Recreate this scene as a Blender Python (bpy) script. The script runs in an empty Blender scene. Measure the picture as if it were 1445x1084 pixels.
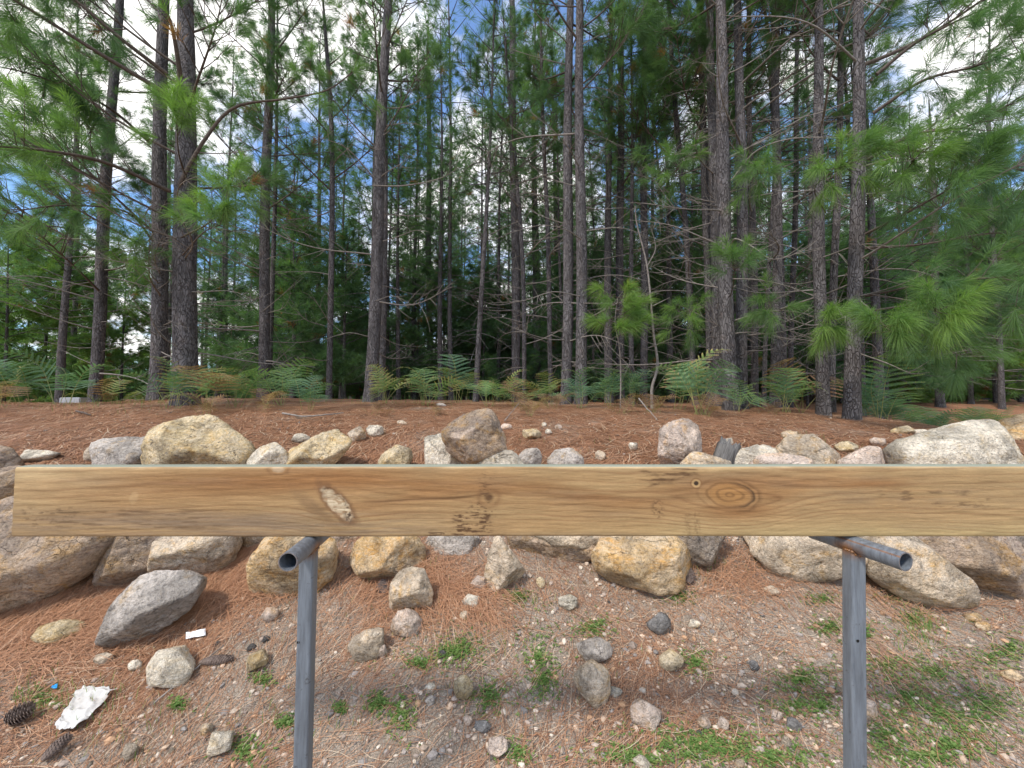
import bpy, bmesh, math, random
import numpy as np
from mathutils import Vector, Matrix, Euler

# ------------------------------------------------------------------ camera, world, sun, exposure
S = bpy.context.scene
COL = S.collection
PW, PH, FPX = 1445.0, 1084.0, 540.0          # photograph size and focal length in its pixels
CX, CY = PW/2, PH/2
PITCH = math.atan(24/540)
CAM = np.array([0.0, 0.0, 1.45])

cam_data = bpy.data.cameras.new("camera")
cam_data.sensor_width = 36.0
cam_data.lens = FPX/PW*36.0
cam_data.clip_start = 0.05
cam_data.clip_end = 2000
cam = bpy.data.objects.new("camera", cam_data)
COL.objects.link(cam)
cam.location = CAM
cam.rotation_euler = (math.pi/2+PITCH, 0, 0)
S.camera = cam

SUN_EL, SUN_AZ = math.radians(52), math.radians(222)     # azimuth clockwise from +Y: behind the camera, to its left
world = bpy.data.worlds.new("World")
S.world = world
world.use_nodes = True
nt = world.node_tree
nt.nodes.clear()
def wn(t, **k):
    n = nt.nodes.new(t)
    for a, b in k.items(): setattr(n, a, b)
    return n
out = wn('ShaderNodeOutputWorld'); bg = wn('ShaderNodeBackground')
sky = wn('ShaderNodeTexSky', sky_type='NISHITA', sun_disc=False)
sky.sun_elevation = SUN_EL; sky.sun_rotation = SUN_AZ
sky.air_density = 1.0; sky.dust_density = 0.6; sky.ozone_density = 1.5
tc = wn('ShaderNodeTexCoord'); sep = wn('ShaderNodeSeparateXYZ')
nt.links.new(tc.outputs['Generated'], sep.inputs[0])
zz = wn('ShaderNodeMath', operation='MAXIMUM'); nt.links.new(sep.outputs[2], zz.inputs[0]); zz.inputs[1].default_value = 0.0
za = wn('ShaderNodeMath', operation='ADD'); nt.links.new(zz.outputs[0], za.inputs[0]); za.inputs[1].default_value = 0.35
dx = wn('ShaderNodeMath', operation='DIVIDE'); nt.links.new(sep.outputs[0], dx.inputs[0]); nt.links.new(za.outputs[0], dx.inputs[1])
dy = wn('ShaderNodeMath', operation='DIVIDE'); nt.links.new(sep.outputs[1], dy.inputs[0]); nt.links.new(za.outputs[0], dy.inputs[1])
cmb = wn('ShaderNodeCombineXYZ'); nt.links.new(dx.outputs[0], cmb.inputs[0]); nt.links.new(dy.outputs[0], cmb.inputs[1])
cmb.inputs[2].default_value = 6.4
cn = wn('ShaderNodeTexNoise'); cn.inputs['Scale'].default_value = 2.6; cn.inputs['Detail'].default_value = 8; cn.inputs['Roughness'].default_value = 0.58
cn.inputs['Distortion'].default_value = 0.4
nt.links.new(cmb.outputs[0], cn.inputs['Vector'])
cr = wn('ShaderNodeValToRGB'); cr.color_ramp.elements[0].position = 0.43; cr.color_ramp.elements[1].position = 0.56
nt.links.new(cn.outputs[0], cr.inputs[0]); cr.color_ramp.elements[0].color = (.04, .04, .04, 1)
mixc = wn('ShaderNodeMix', data_type='RGBA')
nt.links.new(cr.outputs[0], mixc.inputs[0]); skm = wn('ShaderNodeMix', data_type='RGBA', blend_type='MULTIPLY'); skm.inputs[0].default_value = 1; skm.inputs[7].default_value = (1.15, 1.55, 1.95, 1)
nt.links.new(sky.outputs[0], skm.inputs[6]); nt.links.new(skm.outputs[2], mixc.inputs[6])
cn2 = wn('ShaderNodeTexNoise'); cn2.inputs['Scale'].default_value = 4.5; cn2.inputs['Detail'].default_value = 5
nt.links.new(cmb.outputs[0], cn2.inputs['Vector'])
cr2 = wn('ShaderNodeValToRGB'); cr2.color_ramp.elements[0].position = 0.35; cr2.color_ramp.elements[1].position = 0.62
nt.links.new(cn2.outputs[0], cr2.inputs[0])
mixk = wn('ShaderNodeMix', data_type='RGBA'); nt.links.new(cr2.outputs[0], mixk.inputs[0])
mixk.inputs[6].default_value = (9.8, 9.8, 9.9, 1); mixk.inputs[7].default_value = (12.2, 11.9, 11.5, 1)
nt.links.new(mixk.outputs[2], mixc.inputs[7])
nt.links.new(mixc.outputs[2], bg.inputs[0])
bg.inputs[1].default_value = 0.115
nt.links.new(bg.outputs[0], out.inputs[0])

sun_data = bpy.data.lights.new("sun", 'SUN')
sun_data.energy = 3.0; sun_data.angle = math.radians(8); sun_data.color = (1.0, 0.93, 0.84)
sun = bpy.data.objects.new("sun", sun_data); COL.objects.link(sun)
sdir = Vector((math.sin(SUN_AZ)*math.cos(SUN_EL), math.cos(SUN_AZ)*math.cos(SUN_EL), math.sin(SUN_EL)))
sun.rotation_euler = sdir.to_track_quat('Z', 'Y').to_euler()
sun.location = (-6, -6, 12)

S.view_settings.view_transform = 'Standard'
S.view_settings.look = 'None'
S.view_settings.exposure = 0.36
S.view_settings.gamma = 1.0
S.cycles.max_bounces = 5; S.cycles.diffuse_bounces = 3; S.cycles.glossy_bounces = 2
S.cycles.transmission_bounces = 3; S.cycles.transparent_max_bounces = 4
S.cycles.caustics_reflective = False; S.cycles.caustics_refractive = False

# ------------------------------------------------------------------ helpers
rng = np.random.default_rng(11)
random.seed(5)
_FW = np.array([0, math.cos(PITCH), math.sin(PITCH)]); _UP = np.array([0, -math.sin(PITCH), math.cos(PITCH)]); _RT = np.array([1., 0, 0])
def at(px, py, d):
    """point seen at photograph pixel (px, py), d metres along the view axis"""
    return CAM + (_RT*((px-CX)/FPX) + _FW + _UP*((CY-py)/FPX))*d

def _hash(ix, iy, iz, seed):
    h = (ix.astype(np.int64)*374761393 + iy.astype(np.int64)*668265263 + iz.astype(np.int64)*2147483647 + seed*974634541) & 0xffffffff
    h = ((h ^ (h >> 13))*1274126177) & 0xffffffff
    h = ((h ^ (h >> 16))*2246822519) & 0xffffffff
    return ((h ^ (h >> 15)) & 0xffff)/65535.0
def vnoise(p, seed=0):
    p = np.asarray(p, float); i = np.floor(p); f = p-i; f = f*f*f*(f*(f*6-15)+10)
    i = i.astype(np.int64); r = 0
    for a in (0, 1):
        for b in (0, 1):
            for c in (0, 1):
                w = (f[:, 0] if a else 1-f[:, 0])*(f[:, 1] if b else 1-f[:, 1])*(f[:, 2] if c else 1-f[:, 2])
                r = r+w*_hash(i[:, 0]+a, i[:, 1]+b, i[:, 2]+c, seed)
    return r*2-1
def fbm(p, octaves=4, seed=0, gain=.5):
    p = np.asarray(p, float); r = 0; a = 1; n = 0
    for k in range(octaves):
        r = r+a*vnoise(p*(2.03**k)+k*7.3, seed+k); n += a; a *= gain
    return r/n
def n2(x, y, s, o=3, seed=0):
    x = np.asarray(x, float).ravel(); y = np.asarray(y, float).ravel()
    return fbm(np.stack([x*s, y*s, np.zeros_like(x)+.5], 1), o, seed)
def sm(a, b, x): t = np.clip((x-a)/(b-a), 0, 1); return t*t*(3-2*t)

class MB:
    """collects vertices and faces, builds ONE mesh"""
    def __init__(s): s.v = []; s.f = []; s.t = []; s.c = []; s.n = 0
    def add(s, v, f, tone=0.5, col=None):
        v = np.asarray(v, float).reshape(-1, 3); f = np.asarray(f, int)
        s.v.append(v); s.f.append(f+s.n); s.n += len(v)
        s.t.append(np.broadcast_to(np.asarray(tone, float), (len(v),)))
        if col is not None: s.c.append(np.asarray(col, float))
    def mesh(s, name, mat, smooth=True):
        me = bpy.data.meshes.new(name)
        v = np.concatenate(s.v)
        me.vertices.add(len(v)); me.vertices.foreach_set('co', v.astype(np.float32).ravel())
        loops = np.concatenate([f.ravel() for f in s.f]); tot = np.concatenate([np.full(len(f), f.shape[1]) for f in s.f])
        st = np.concatenate([[0], np.cumsum(tot)[:-1]])
        me.loops.add(len(loops)); me.loops.foreach_set('vertex_index', loops.astype(np.int32))
        me.polygons.add(len(tot)); me.polygons.foreach_set('loop_start', st.astype(np.int32)); me.polygons.foreach_set('loop_total', tot.astype(np.int32))
        me.polygons.foreach_set('use_smooth', np.full(len(tot), smooth))
        me.update(calc_edges=True)
        a = me.attributes.new('tone', 'FLOAT', 'POINT'); a.data.foreach_set('value', np.concatenate(s.t).astype(np.float32))
        if s.c:
            c = np.concatenate(s.c); c = np.concatenate([c, np.ones((len(c), 1))], 1)
            a = me.attributes.new('tint', 'FLOAT_COLOR', 'POINT'); a.data.foreach_set('color', c.astype(np.float32).ravel())
        if mat: me.materials.append(mat)
        return me

def link(name, data, parent=None, loc=(0, 0, 0), rot=(0, 0, 0), scale=(1, 1, 1)):
    o = bpy.data.objects.new(name, data); COL.objects.link(o)
    if parent is not None: o.parent = parent
    o.location = loc; o.rotation_euler = rot; o.scale = scale
    return o
def tag(o, label=None, cat=None, group=None, kind=None):
    if label: o['label'] = label
    if cat: o['category'] = cat
    if group: o['group'] = group
    if kind: o['kind'] = kind
    return o
def copy_tree(o, parent=None):
    c = o.copy(); COL.objects.link(c)
    if parent is not None: c.parent = parent
    for ch in list(o.children): copy_tree(ch, c)
    return c

def frames(P):
    P = np.asarray(P, float); T = np.gradient(P, axis=0); T /= np.linalg.norm(T, axis=1)[:, None]+1e-9
    ref = np.array([0, 0, 1.]) if abs(T[0][2]) < .8 else np.array([1., 0, 0])
    A = []
    for t in T:
        a = ref-t*ref.dot(t); a /= np.linalg.norm(a)+1e-9; A.append(a); ref = a
    A = np.array(A); return T, A, np.cross(T, A)
def tube(mb, P, R, sides=6, tone=.5, cap=True, rad=None):
    P = np.asarray(P, float); n = len(P); R = np.broadcast_to(np.asarray(R, float), (n,))
    T, A, B = frames(P)
    th = np.linspace(0, 2*math.pi, sides, endpoint=False)
    rr = R[:, None] if rad is None else R[:, None]*rad
    v = P[:, None, :]+(A[:, None, :]*np.cos(th)[None, :, None]+B[:, None, :]*np.sin(th)[None, :, None])*rr[:, :, None]
    i = np.arange(n-1)[:, None]*sides; j = np.arange(sides)[None, :]; k = (j+1) % sides
    q = np.stack([i+j, i+k, i+sides+k, i+sides+j], -1).reshape(-1, 4)
    mb.add(v, q, tone)
    if cap:
        m = mb.n-n*sides
        c = [P[-1]+T[-1]*R[-1]*.3, P[0]]
        v2 = np.concatenate([v[-1], [c[0]], v[0], [c[1]]])
        f = [[a, (a+1) % sides, sides] for a in range(sides)]+[[sides+1+(a+1) % sides, sides+1+a, 2*sides+1] for a in range(sides)]
        mb.add(v2, f, tone)
def spline(pts, n):
    pts = np.asarray(pts, float); m = len(pts)
    if m == 2: return pts[0]+(pts[1]-pts[0])*np.linspace(0, 1, n)[:, None]
    e = np.concatenate([[2*pts[0]-pts[1]], pts, [2*pts[-1]-pts[-2]]]); o = []
    for u in np.linspace(0, m-1-1e-6, n):
        k = int(u); t = u-k; p0, p1, p2, p3 = e[k:k+4]
        o.append(.5*((2*p1)+(-p0+p2)*t+(2*p0-5*p1+4*p2-p3)*t*t+(-p0+3*p1-3*p2+p3)*t**3))
    return np.array(o)

# ------------------------------------------------------------------ materials
class NT:
    def __init__(s, name):
        s.m = bpy.data.materials.new(name); s.m.use_nodes = True; s.t = s.m.node_tree; s.t.nodes.clear()
        s.out = s.n('ShaderNodeOutputMaterial')
    def n(s, t, **k):
        x = s.t.nodes.new(t)
        for a, b in k.items(): setattr(x, a, b)
        return x
    def l(s, a, b): s.t.links.new(a, b)
    def obj(s): return s.n('ShaderNodeTexCoord').outputs['Object']
    def mapp(s, vec, scale=(1, 1, 1)):
        m = s.n('ShaderNodeMapping'); m.inputs['Scale'].default_value = scale; s.l(vec, m.inputs[0]); return m.outputs[0]
    def noise(s, vec, scale, detail=5, rough=.55, dist=0.):
        x = s.n('ShaderNodeTexNoise'); x.inputs['Scale'].default_value = scale; x.inputs['Detail'].default_value = detail
        x.inputs['Roughness'].default_value = rough; x.inputs['Distortion'].default_value = dist; s.l(vec, x.inputs['Vector']); return x.outputs[0]
    def vor(s, vec, scale, feature='F1', outp='Distance'):
        x = s.n('ShaderNodeTexVoronoi', feature=feature); x.inputs['Scale'].default_value = scale; s.l(vec, x.inputs['Vector']); return x.outputs[outp]
    def ramp(s, fac, stops):
        x = s.n('ShaderNodeValToRGB'); e = x.color_ramp.elements
        while len(e) < len(stops): e.new(.5)
        for k, (p, c) in enumerate(stops):
            e[k].position = p; e[k].color = (c, c, c, 1) if not hasattr(c, '__len__') else (*c[:3], 1)
        s.l(fac, x.inputs[0]); return x.outputs[0]
    def mix(s, fac, a, b, mode='MIX'):
        x = s.n('ShaderNodeMix', data_type='RGBA', blend_type=mode)
        for k, val in ((0, fac), (6, a), (7, b)):
            if isinstance(val, bpy.types.NodeSocket): s.l(val, x.inputs[k])
            elif k == 0: x.inputs[0].default_value = val
            else: x.inputs[k].default_value = (*val, 1) if hasattr(val, '__len__') else (val, val, val, 1)
        return x.outputs[2]
    def math(s, op, a, b=None):
        x = s.n('ShaderNodeMath', operation=op)
        for k, v in ((0, a), (1, b)):
            if v is None: continue
            if isinstance(v, bpy.types.NodeSocket): s.l(v, x.inputs[k])
            else: x.inputs[k].default_value = v
        return x.outputs[0]
    def attr(s, name, o='Fac'):
        x = s.n('ShaderNodeAttribute'); x.attribute_name = name; return x.outputs[o]
    def bump(s, h, strength=.5, dist=.02, normal=None):
        x = s.n('ShaderNodeBump'); x.inputs['Strength'].default_value = strength; x.inputs['Distance'].default_value = dist
        s.l(h, x.inputs['Height'])
        if normal: s.l(normal, x.inputs['Normal'])
        return x.outputs[0]
    def bsdf(s, col, rough=.8, normal=None, metal=0., spec=.3):
        x = s.n('ShaderNodeBsdfPrincipled')
        if isinstance(col, bpy.types.NodeSocket): s.l(col, x.inputs['Base Color'])
        else: x.inputs['Base Color'].default_value = (*col, 1)
        if isinstance(rough, bpy.types.NodeSocket): s.l(rough, x.inputs['Roughness'])
        else: x.inputs['Roughness'].default_value = rough
        x.inputs['Metallic'].default_value = metal; x.inputs['Specular IOR Level'].default_value = spec
        if normal: s.l(normal, x.inputs['Normal'])
        s.l(x.outputs[0], s.out.inputs[0]); return x

def rock_mat(name, a, b, c, stain, dark_amt=.5, st0=.53):
    """a, b base stone colours; c pale crystals; stain the iron / lichen colour"""
    m = NT(name); o = m.obj()
    rnd = m.n('ShaderNodeObjectInfo').outputs['Random']
    off = m.n('ShaderNodeVectorMath', operation='ADD'); m.l(o, off.inputs[0])
    sc = m.math('MULTIPLY', rnd, 37.0); cmbn = m.n('ShaderNodeCombineXYZ'); m.l(sc, cmbn.inputs[0]); m.l(sc, cmbn.inputs[1]); m.l(cmbn.outputs[0], off.inputs[1])
    v = off.outputs[0]
    big = m.ramp(m.noise(v, 4.5, 5, .6, .6), [(.38, 0), (.62, 1)])
    col = m.mix(big, a, b)
    st = m.ramp(m.noise(v, 7, 6, .68, 1.2), [(st0, 0), (st0+.13, 1)])
    col = m.mix(m.math('MULTIPLY', st, .85), col, stain)
    bands = m.ramp(m.noise(m.mapp(v, (1.5, 1.5, 11)), 3, 5, .65, 1.0), [(.40, 0), (.60, 1)])
    col = m.mix(m.math('MULTIPLY', bands, .45), col, m.mix(.5, a, c))
    vein = m.ramp(m.noise(m.mapp(v, (2, 2, 9)), 5, 4, .6, 1.5), [(.44, 0), (.50, 1), (.56, 0)])
    col = m.mix(m.math('MULTIPLY', vein, .35), col, c)
    fine = m.ramp(m.noise(v, 55, 4, .75), [(.30, .35), (.5, 1.0), (.72, 1.35)])
    col = m.mix(.85, col, fine, 'MULTIPLY')
    pale = m.ramp(m.noise(v, 26, 5, .75, .3), [(.56, 0), (.68, 1)])
    col = m.mix(m.math('MULTIPLY', pale, .6), col, c)
    bl2 = m.ramp(m.noise(v, 3.2, 5, .62, .8), [(.42, .62), (.5, 1.0), (.60, 1.18)])
    col = m.mix(.9, col, bl2, 'MULTIPLY')
    wv = m.n('ShaderNodeTexNoise'); wv.inputs['Scale'].default_value = 6; wv.inputs['Detail'].default_value = 5; m.l(v, wv.inputs['Vector'])
    ws = m.n('ShaderNodeVectorMath', operation='SCALE'); ws.inputs['Scale'].default_value = .22; m.l(wv.outputs[1], ws.inputs[0])
    wa = m.n('ShaderNodeVectorMath', operation='ADD'); m.l(m.mapp(v, (1, 1, 1.8)), wa.inputs[0]); m.l(ws.outputs[0], wa.inputs[1])
    crack = m.math('MULTIPLY', m.ramp(m.vor(wa.outputs[0], 6.5, 'DISTANCE_TO_EDGE'), [(.0, 1), (.016, 0)]), m.ramp(m.noise(v, 3.7, 3, .6), [(.55, 0), (.66, 1)]))
    col = m.mix(m.math('MULTIPLY', crack, .45), col, (.10, .08, .065))
    blk = m.ramp(m.noise(v, 19, 6, .75, .8), [(.58, 0), (.66, 1)])
    col = m.mix(m.math('MULTIPLY', blk, dark_amt), col, (.06, .05, .045))
    h = m.math('ADD', m.math('MULTIPLY', m.noise(v, 14, 6, .7, .5), 1.0), m.math('MULTIPLY', m.noise(v, 70, 4, .7), .35))
    h = m.math('SUBTRACT', h, m.math('MULTIPLY', crack, .5))
    m.bsdf(col, .88, m.bump(h, 1.0, .05), spec=.25)
    return m.m
ROCK = {
 'ochre': rock_mat('ochre_stone', (.56, .36, .15), (.54, .42, .28), (.72, .60, .45), (.58, .30, .07), .5, .48),
 'yellow': rock_mat('yellow_stone', (.60, .45, .23), (.52, .42, .28), (.74, .65, .50), (.58, .36, .11), .8, .50),
 'brown': rock_mat('brown_stone', (.44, .31, .20), (.34, .26, .21), (.60, .49, .38), (.50, .29, .10), .6, .50),
 'grey': rock_mat('grey_stone', (.40, .345, .29), (.50, .44, .38), (.66, .60, .54), (.46, .31, .15), .6, .54),
 'white': rock_mat('white_stone', (.70, .61, .47), (.56, .48, .37), (.82, .76, .65), (.58, .41, .19), .5, .53),
 'tan': rock_mat('tan_stone', (.62, .48, .33), (.50, .40, .30), (.74, .65, .52), (.56, .33, .11), .5, .51),
 'pink': rock_mat('pink_stone', (.62, .47, .36), (.50, .39, .32), (.74, .65, .56), (.56, .33, .14), .45, .52),
 'dark': rock_mat('dark_stone', (.22, .175, .14), (.30, .24, .19), (.42, .37, .31), (.30, .20, .10), .5),
 'slate': rock_mat('slate_stone', (.19, .18, .17), (.24, .225, .21), (.34, .32, .30), (.22, .17, .13), .3),
}
def bark_mat(name, c0, c1, c2, warm):
    m = NT(name); o = m.obj(); v = m.mapp(o, (1, 1, .33))
    nz = m.noise(v, 9, 4, .6)
    dist = m.n('ShaderNodeVectorMath', operation='ADD'); m.l(v, dist.inputs[0])
    nv = m.n('ShaderNodeTexNoise'); nv.inputs['Scale'].default_value = 7; m.l(v, nv.inputs['Vector'])
    sc = m.n('ShaderNodeVectorMath', operation='SCALE'); sc.inputs['Scale'].default_value = .22; m.l(nv.outputs[1], sc.inputs[0]); m.l(sc.outputs[0], dist.inputs[1])
    cr_ = m.vor(dist.outputs[0], 30, 'DISTANCE_TO_EDGE')
    plates = m.math('ADD', m.math('MULTIPLY', m.ramp(cr_, [(.0, 0), (.13, 1)]), m.ramp(m.noise(v, 24, 3, .6), [(.35, .35), (.6, 1)])), m.ramp(m.noise(v, 24, 3, .6), [(.35, .5), (.6, .0)]))
    cell = m.vor(dist.outputs[0], 30, 'F1', 'Color')
    col = m.mix(m.ramp(nz, [(.35, 0), (.65, 1)]), c1, c2)
    col = m.mix(.35, col, m.ramp(cell, [(.1, .55), (.9, 1.35)]), 'MULTIPLY')
    wm = m.ramp(m.noise(o, 5, 3, .6), [(.56, 0), (.72, 1)])
    col = m.mix(m.math('MULTIPLY', wm, .45), col, warm)
    col = m.mix(.6, col, m.ramp(m.noise(m.mapp(o, (1, 1, .2)), 45, 5, .7), [(.3, .55), (.7, 1.4)]), 'MULTIPLY')
    col = m.mix(plates, c0, col)
    lich = m.ramp(m.noise(o, 30, 4, .7), [(.6, 0), (.7, 1)])
    col = m.mix(m.math('MULTIPLY', lich, .4), col, (.34, .32, .30))
    h = m.math('ADD', plates, m.math('MULTIPLY', m.noise(o, 60, 4, .7), .4))
    m.bsdf(col, .93, m.bump(h, .9, .02), spec=.15)
    return m.m
BARK = bark_mat('pine_bark', (.050, .043, .041), (.098, .088, .088), (.185, .170, .171), (.18, .13, .11))
def simple_noise_mat(name, c0, c1, scale=20, rough=.85, bump=.3, stretch=(1, 1, 1)):
    m = NT(name); v = m.mapp(m.obj(), stretch)
    nz = m.noise(v, scale, 5, .65)
    m.bsdf(m.mix(m.ramp(nz, [(.3, 0), (.7, 1)]), c0, c1), rough, m.bump(nz, bump, .01), spec=.2)
    return m.m
TWIG = simple_noise_mat('branch_bark', (.06, .045, .038), (.15, .12, .10), 30)
DEADTWIG = simple_noise_mat('dead_branch_bark', (.13, .11, .095), (.30, .27, .24), 25)
def leaf_mat(name, stops, transl=.35, rnd_amt=.3):
    m = NT(name); t = m.attr('tone'); r = m.n('ShaderNodeObjectInfo').outputs['Random']
    col = m.ramp(t, stops)
    col = m.mix(rnd_amt, col, m.ramp(r, [(0, (.55, .62, .75)), (.5, (1, 1, 1)), (1, (1.35, 1.25, .9))]), 'MULTIPLY')
    d = m.n('ShaderNodeBsdfPrincipled'); m.l(col, d.inputs['Base Color']); d.inputs['Roughness'].default_value = .55; d.inputs['Specular IOR Level'].default_value = .25
    tr = m.n('ShaderNodeBsdfTranslucent'); m.l(m.mix(1, col, (1.15, 1.35, .7), 'MULTIPLY'), tr.inputs[0])
    mx = m.n('ShaderNodeMixShader'); mx.inputs[0].default_value = transl; m.l(d.outputs[0], mx.inputs[1]); m.l(tr.outputs[0], mx.inputs[2])
    m.l(mx.outputs[0], m.out.inputs[0]); return m.m
NEEDLE = leaf_mat('pine_needles', [(0, (.070, .138, .078)), (.35, (.112, .200, .095)), (.65, (.160, .268, .092)), (.86, (.228, .355, .088)), (.93, (.30, .16, .08)), (1, (.36, .17, .08))], .45)
FERN = leaf_mat('fern_leaf', [(0, (.085, .175, .105)), (.3, (.145, .26, .15)), (.55, (.19, .31, .10)), (.72, (.36, .32, .14)), (.85, (.36, .205, .115)), (1, (.17, .11, .08))], .35)
WEED = leaf_mat('weed_leaf', [(0, (.09, .17, .045)), (.5, (.165, .27, .07)), (1, (.31, .36, .13))], .35, 0)
LITTER = leaf_mat('fallen_needles', [(0, (.13, .078, .055)), (.3, (.28, .14, .08)), (.6, (.43, .22, .12)), (.88, (.52, .32, .20)), (1, (.60, .47, .34))], .1, 0)

def ground_mat():
    m = NT('forest_ground'); o = m.obj()
    lit = m.attr('litter'); soil = m.attr('pale')
    nb = m.noise(o, 3.0, 6, .65, .5); nf = m.noise(o, 26, 6, .75, .3); nff = m.noise(o, 130, 4, .75)
    dirt = m.mix(m.ramp(nf, [(.3, 0), (.7, 1)]), (.185, .135, .10), (.41, .325, .25))
    cell = m.vor(o, 75, 'F1', 'Color'); ce = m.vor(o, 75, 'DISTANCE_TO_EDGE')
    chips = m.ramp(cell, [(0, (.13, .105, .085)), (.3, (.34, .26, .195)), (.6, (.46, .365, .28)), (.85, (.26, .225, .195)), (1, (.60, .51, .41))])
    chipmask = m.math('MULTIPLY', m.ramp(ce, [(.02, 0), (.08, 1)]), m.ramp(m.noise(o, 9, 4, .6), [(.30, 0), (.46, .9)]))
    dirt = m.mix(chipmask, dirt, chips)
    cell2 = m.vor(o, 190, 'F1', 'Color'); ce2 = m.vor(o, 190, 'DISTANCE_TO_EDGE')
    grit = m.ramp(cell2, [(0, (.11, .088, .07)), (.35, (.33, .255, .19)), (.7, (.47, .38, .295)), (1, (.60, .52, .42))])
    dirt = m.mix(m.math('MULTIPLY', m.ramp(ce2, [(.02, 0), (.1, .75)]), m.ramp(m.noise(o, 14, 4, .6), [(.35, 0), (.55, 1)])), dirt, grit)
    pale = m.mix(m.ramp(nff, [(.3, 0), (.7, 1)]), (.32, .27, .215), (.52, .45, .37))
    pm = m.math('MULTIPLY', soil, m.ramp(nf, [(.35, .25), (.6, 1)]))
    dirt = m.mix(pm, dirt, pale)
    nd = m.noise(m.mapp(o, (1, 2.5, 1)), 60, 5, .75, 1.0)
    rust = m.mix(m.ramp(nd, [(.3, 0), (.7, 1)]), (.21, .105, .062), (.52, .275, .16))
    lm = m.math('MULTIPLY', lit, 1.0)
    lmask = m.ramp(m.math('ADD', lm, m.math('MULTIPLY', m.math('SUBTRACT', nf, .5), .9)), [(.35, 0), (.7, 1)])
    col = m.mix(lmask, dirt, rust)
    col = m.mix(.8, col, m.ramp(nb, [(.3, .72), (.7, 1.2)]), 'MULTIPLY')
    h = m.math('ADD', m.math('ADD', nf, m.math('MULTIPLY', nff, .5)), m.math('MULTIPLY', chipmask, .5))
    m.bsdf(col, .95, m.bump(h, .8, .02), spec=.1)
    return m.m

# ------------------------------------------------------------------ the ground
_py = [-300, -6, 0, 1.0, 1.4, 1.75, 2.1, 2.5, 2.9, 3.3, 4.0, 5.0, 6.5, 8, 12, 30, 400]
_pz = [-.3, -.1, 0, .04, .11, .21, .35, .57, .78, .93, 1.12, 1.26, 1.37, 1.42, 1.45, 1.5, 1.5]
_gy = np.arange(-10, 40, .05); _gz = np.interp(_gy, _py, _pz)
_k = np.exp(-.5*(np.arange(-12, 13)*.05/.16)**2); _gz = np.convolve(np.pad(_gz, 12, 'edge'), _k/_k.sum(), 'valid')
def gz(x, y, detail=True):
    x = np.asarray(x, float); y = np.asarray(y, float); shp = np.broadcast(x, y).shape
    x = np.broadcast_to(x, shp).ravel(); y = np.broadcast_to(y, shp).ravel()
    z = np.interp(y, _gy, _gz)
    up = sm(3, 6, y)
    z = z-up*.014*np.clip(x, -12, 12)*(1-sm(9, 16, y))
    z = z-.38*sm(4.9, 6.6, x)*sm(3.6, 5.2, y)*(1-sm(9, 13, y))          # hollow with ferns to the right
    z = z-.30*sm(6.2, 8.5, -x)*sm(5.5, 7.5, y)*(1-sm(14, 20, y))        # lower open patch to the left
    z = z+2.6*sm(42, 95, np.hypot(x, y))*(y > 0)
    z = z+.05*n2(x, y, .6, 2, 3)*sm(.8, 2.5, y)+.10*n2(x, y, .13, 2, 9)*sm(9, 25, y)
    if detail: z = z+.024*n2(x, y, 2.3, 3, 5)+.012*n2(x, y, 9, 3, 6)
    return z.reshape(shp)
def hit(px, py):
    r = at(px, py, 1.0)-CAM
    t = np.concatenate([np.arange(.6, 8, .01), np.arange(8, 60, .1)])
    p = CAM+r*t[:, None]
    b = p[:, 2] < gz(p[:, 0], p[:, 1], False)
    k = int(np.argmax(b)) if b.any() else len(t)-1
    return t[k]
def gpt(px, py):
    d = hit(px, py); p = at(px, py, d); p[2] = gz(p[0], p[1]); return p

def axis(core0, core1, step, lo, hi, grow=1.12):
    a = list(np.arange(core0, core1+1e-6, step)); s = step
    while a[-1] < hi: s *= grow; a.append(a[-1]+s)
    s = step
    while a[0] > lo: s *= grow; a.insert(0, a[0]-s)
    return np.array(a)
def litter_mask(x, y):
    x = np.ravel(x); y = np.ravel(y)
    l = sm(2.5, 3.3, y)*.80
    l = l+(1-sm(2.5, 3.3, y))*(.20+.20*sm(-.2, -1.4, x)+.70*n2(x, y, 1.7, 4, 21))
    l = l+.75*n2(x, y, 1.9, 4, 22)*sm(2.5, 4, y)
    return np.clip(l, 0, 1)
def pale_mask(x, y):
    x = np.ravel(x); y = np.ravel(y)
    p = .45+.9*n2(x, y, 1.1, 3, 31)
    p = p*(1-.35*sm(3.0, 3.8, y))+.5*np.exp(-((x-.35)/.8)**2-((y-2.5)/.35)**2)
    return np.clip(p, 0, 1)
gx = axis(-4.2, 4.2, .022, -260, 260, 1.10); gyv = axis(.6, 5.6, .022, -60, 320, 1.08)
XX, YY = np.meshgrid(gx, gyv); ZZ = gz(XX, YY)
nx, ny = len(gx), len(gyv)
ii = np.arange(ny-1)[:, None]*nx; jj = np.arange(nx-1)[None, :]
quads = np.stack([ii+jj, ii+jj+1, ii+nx+jj+1, ii+nx+jj], -1).reshape(-1, 4)
mb = MB(); mb.add(np.stack([XX, YY, ZZ], -1), quads)
gm = mb.mesh('ground', ground_mat())
for nm, arr in (('litter', litter_mask(XX, YY)), ('pale', pale_mask(XX, YY))):
    a = gm.attributes.new(nm, 'FLOAT', 'POINT'); a.data.foreach_set('value', arr.astype(np.float32))
tag(link('ground', gm), kind='structure')

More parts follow.
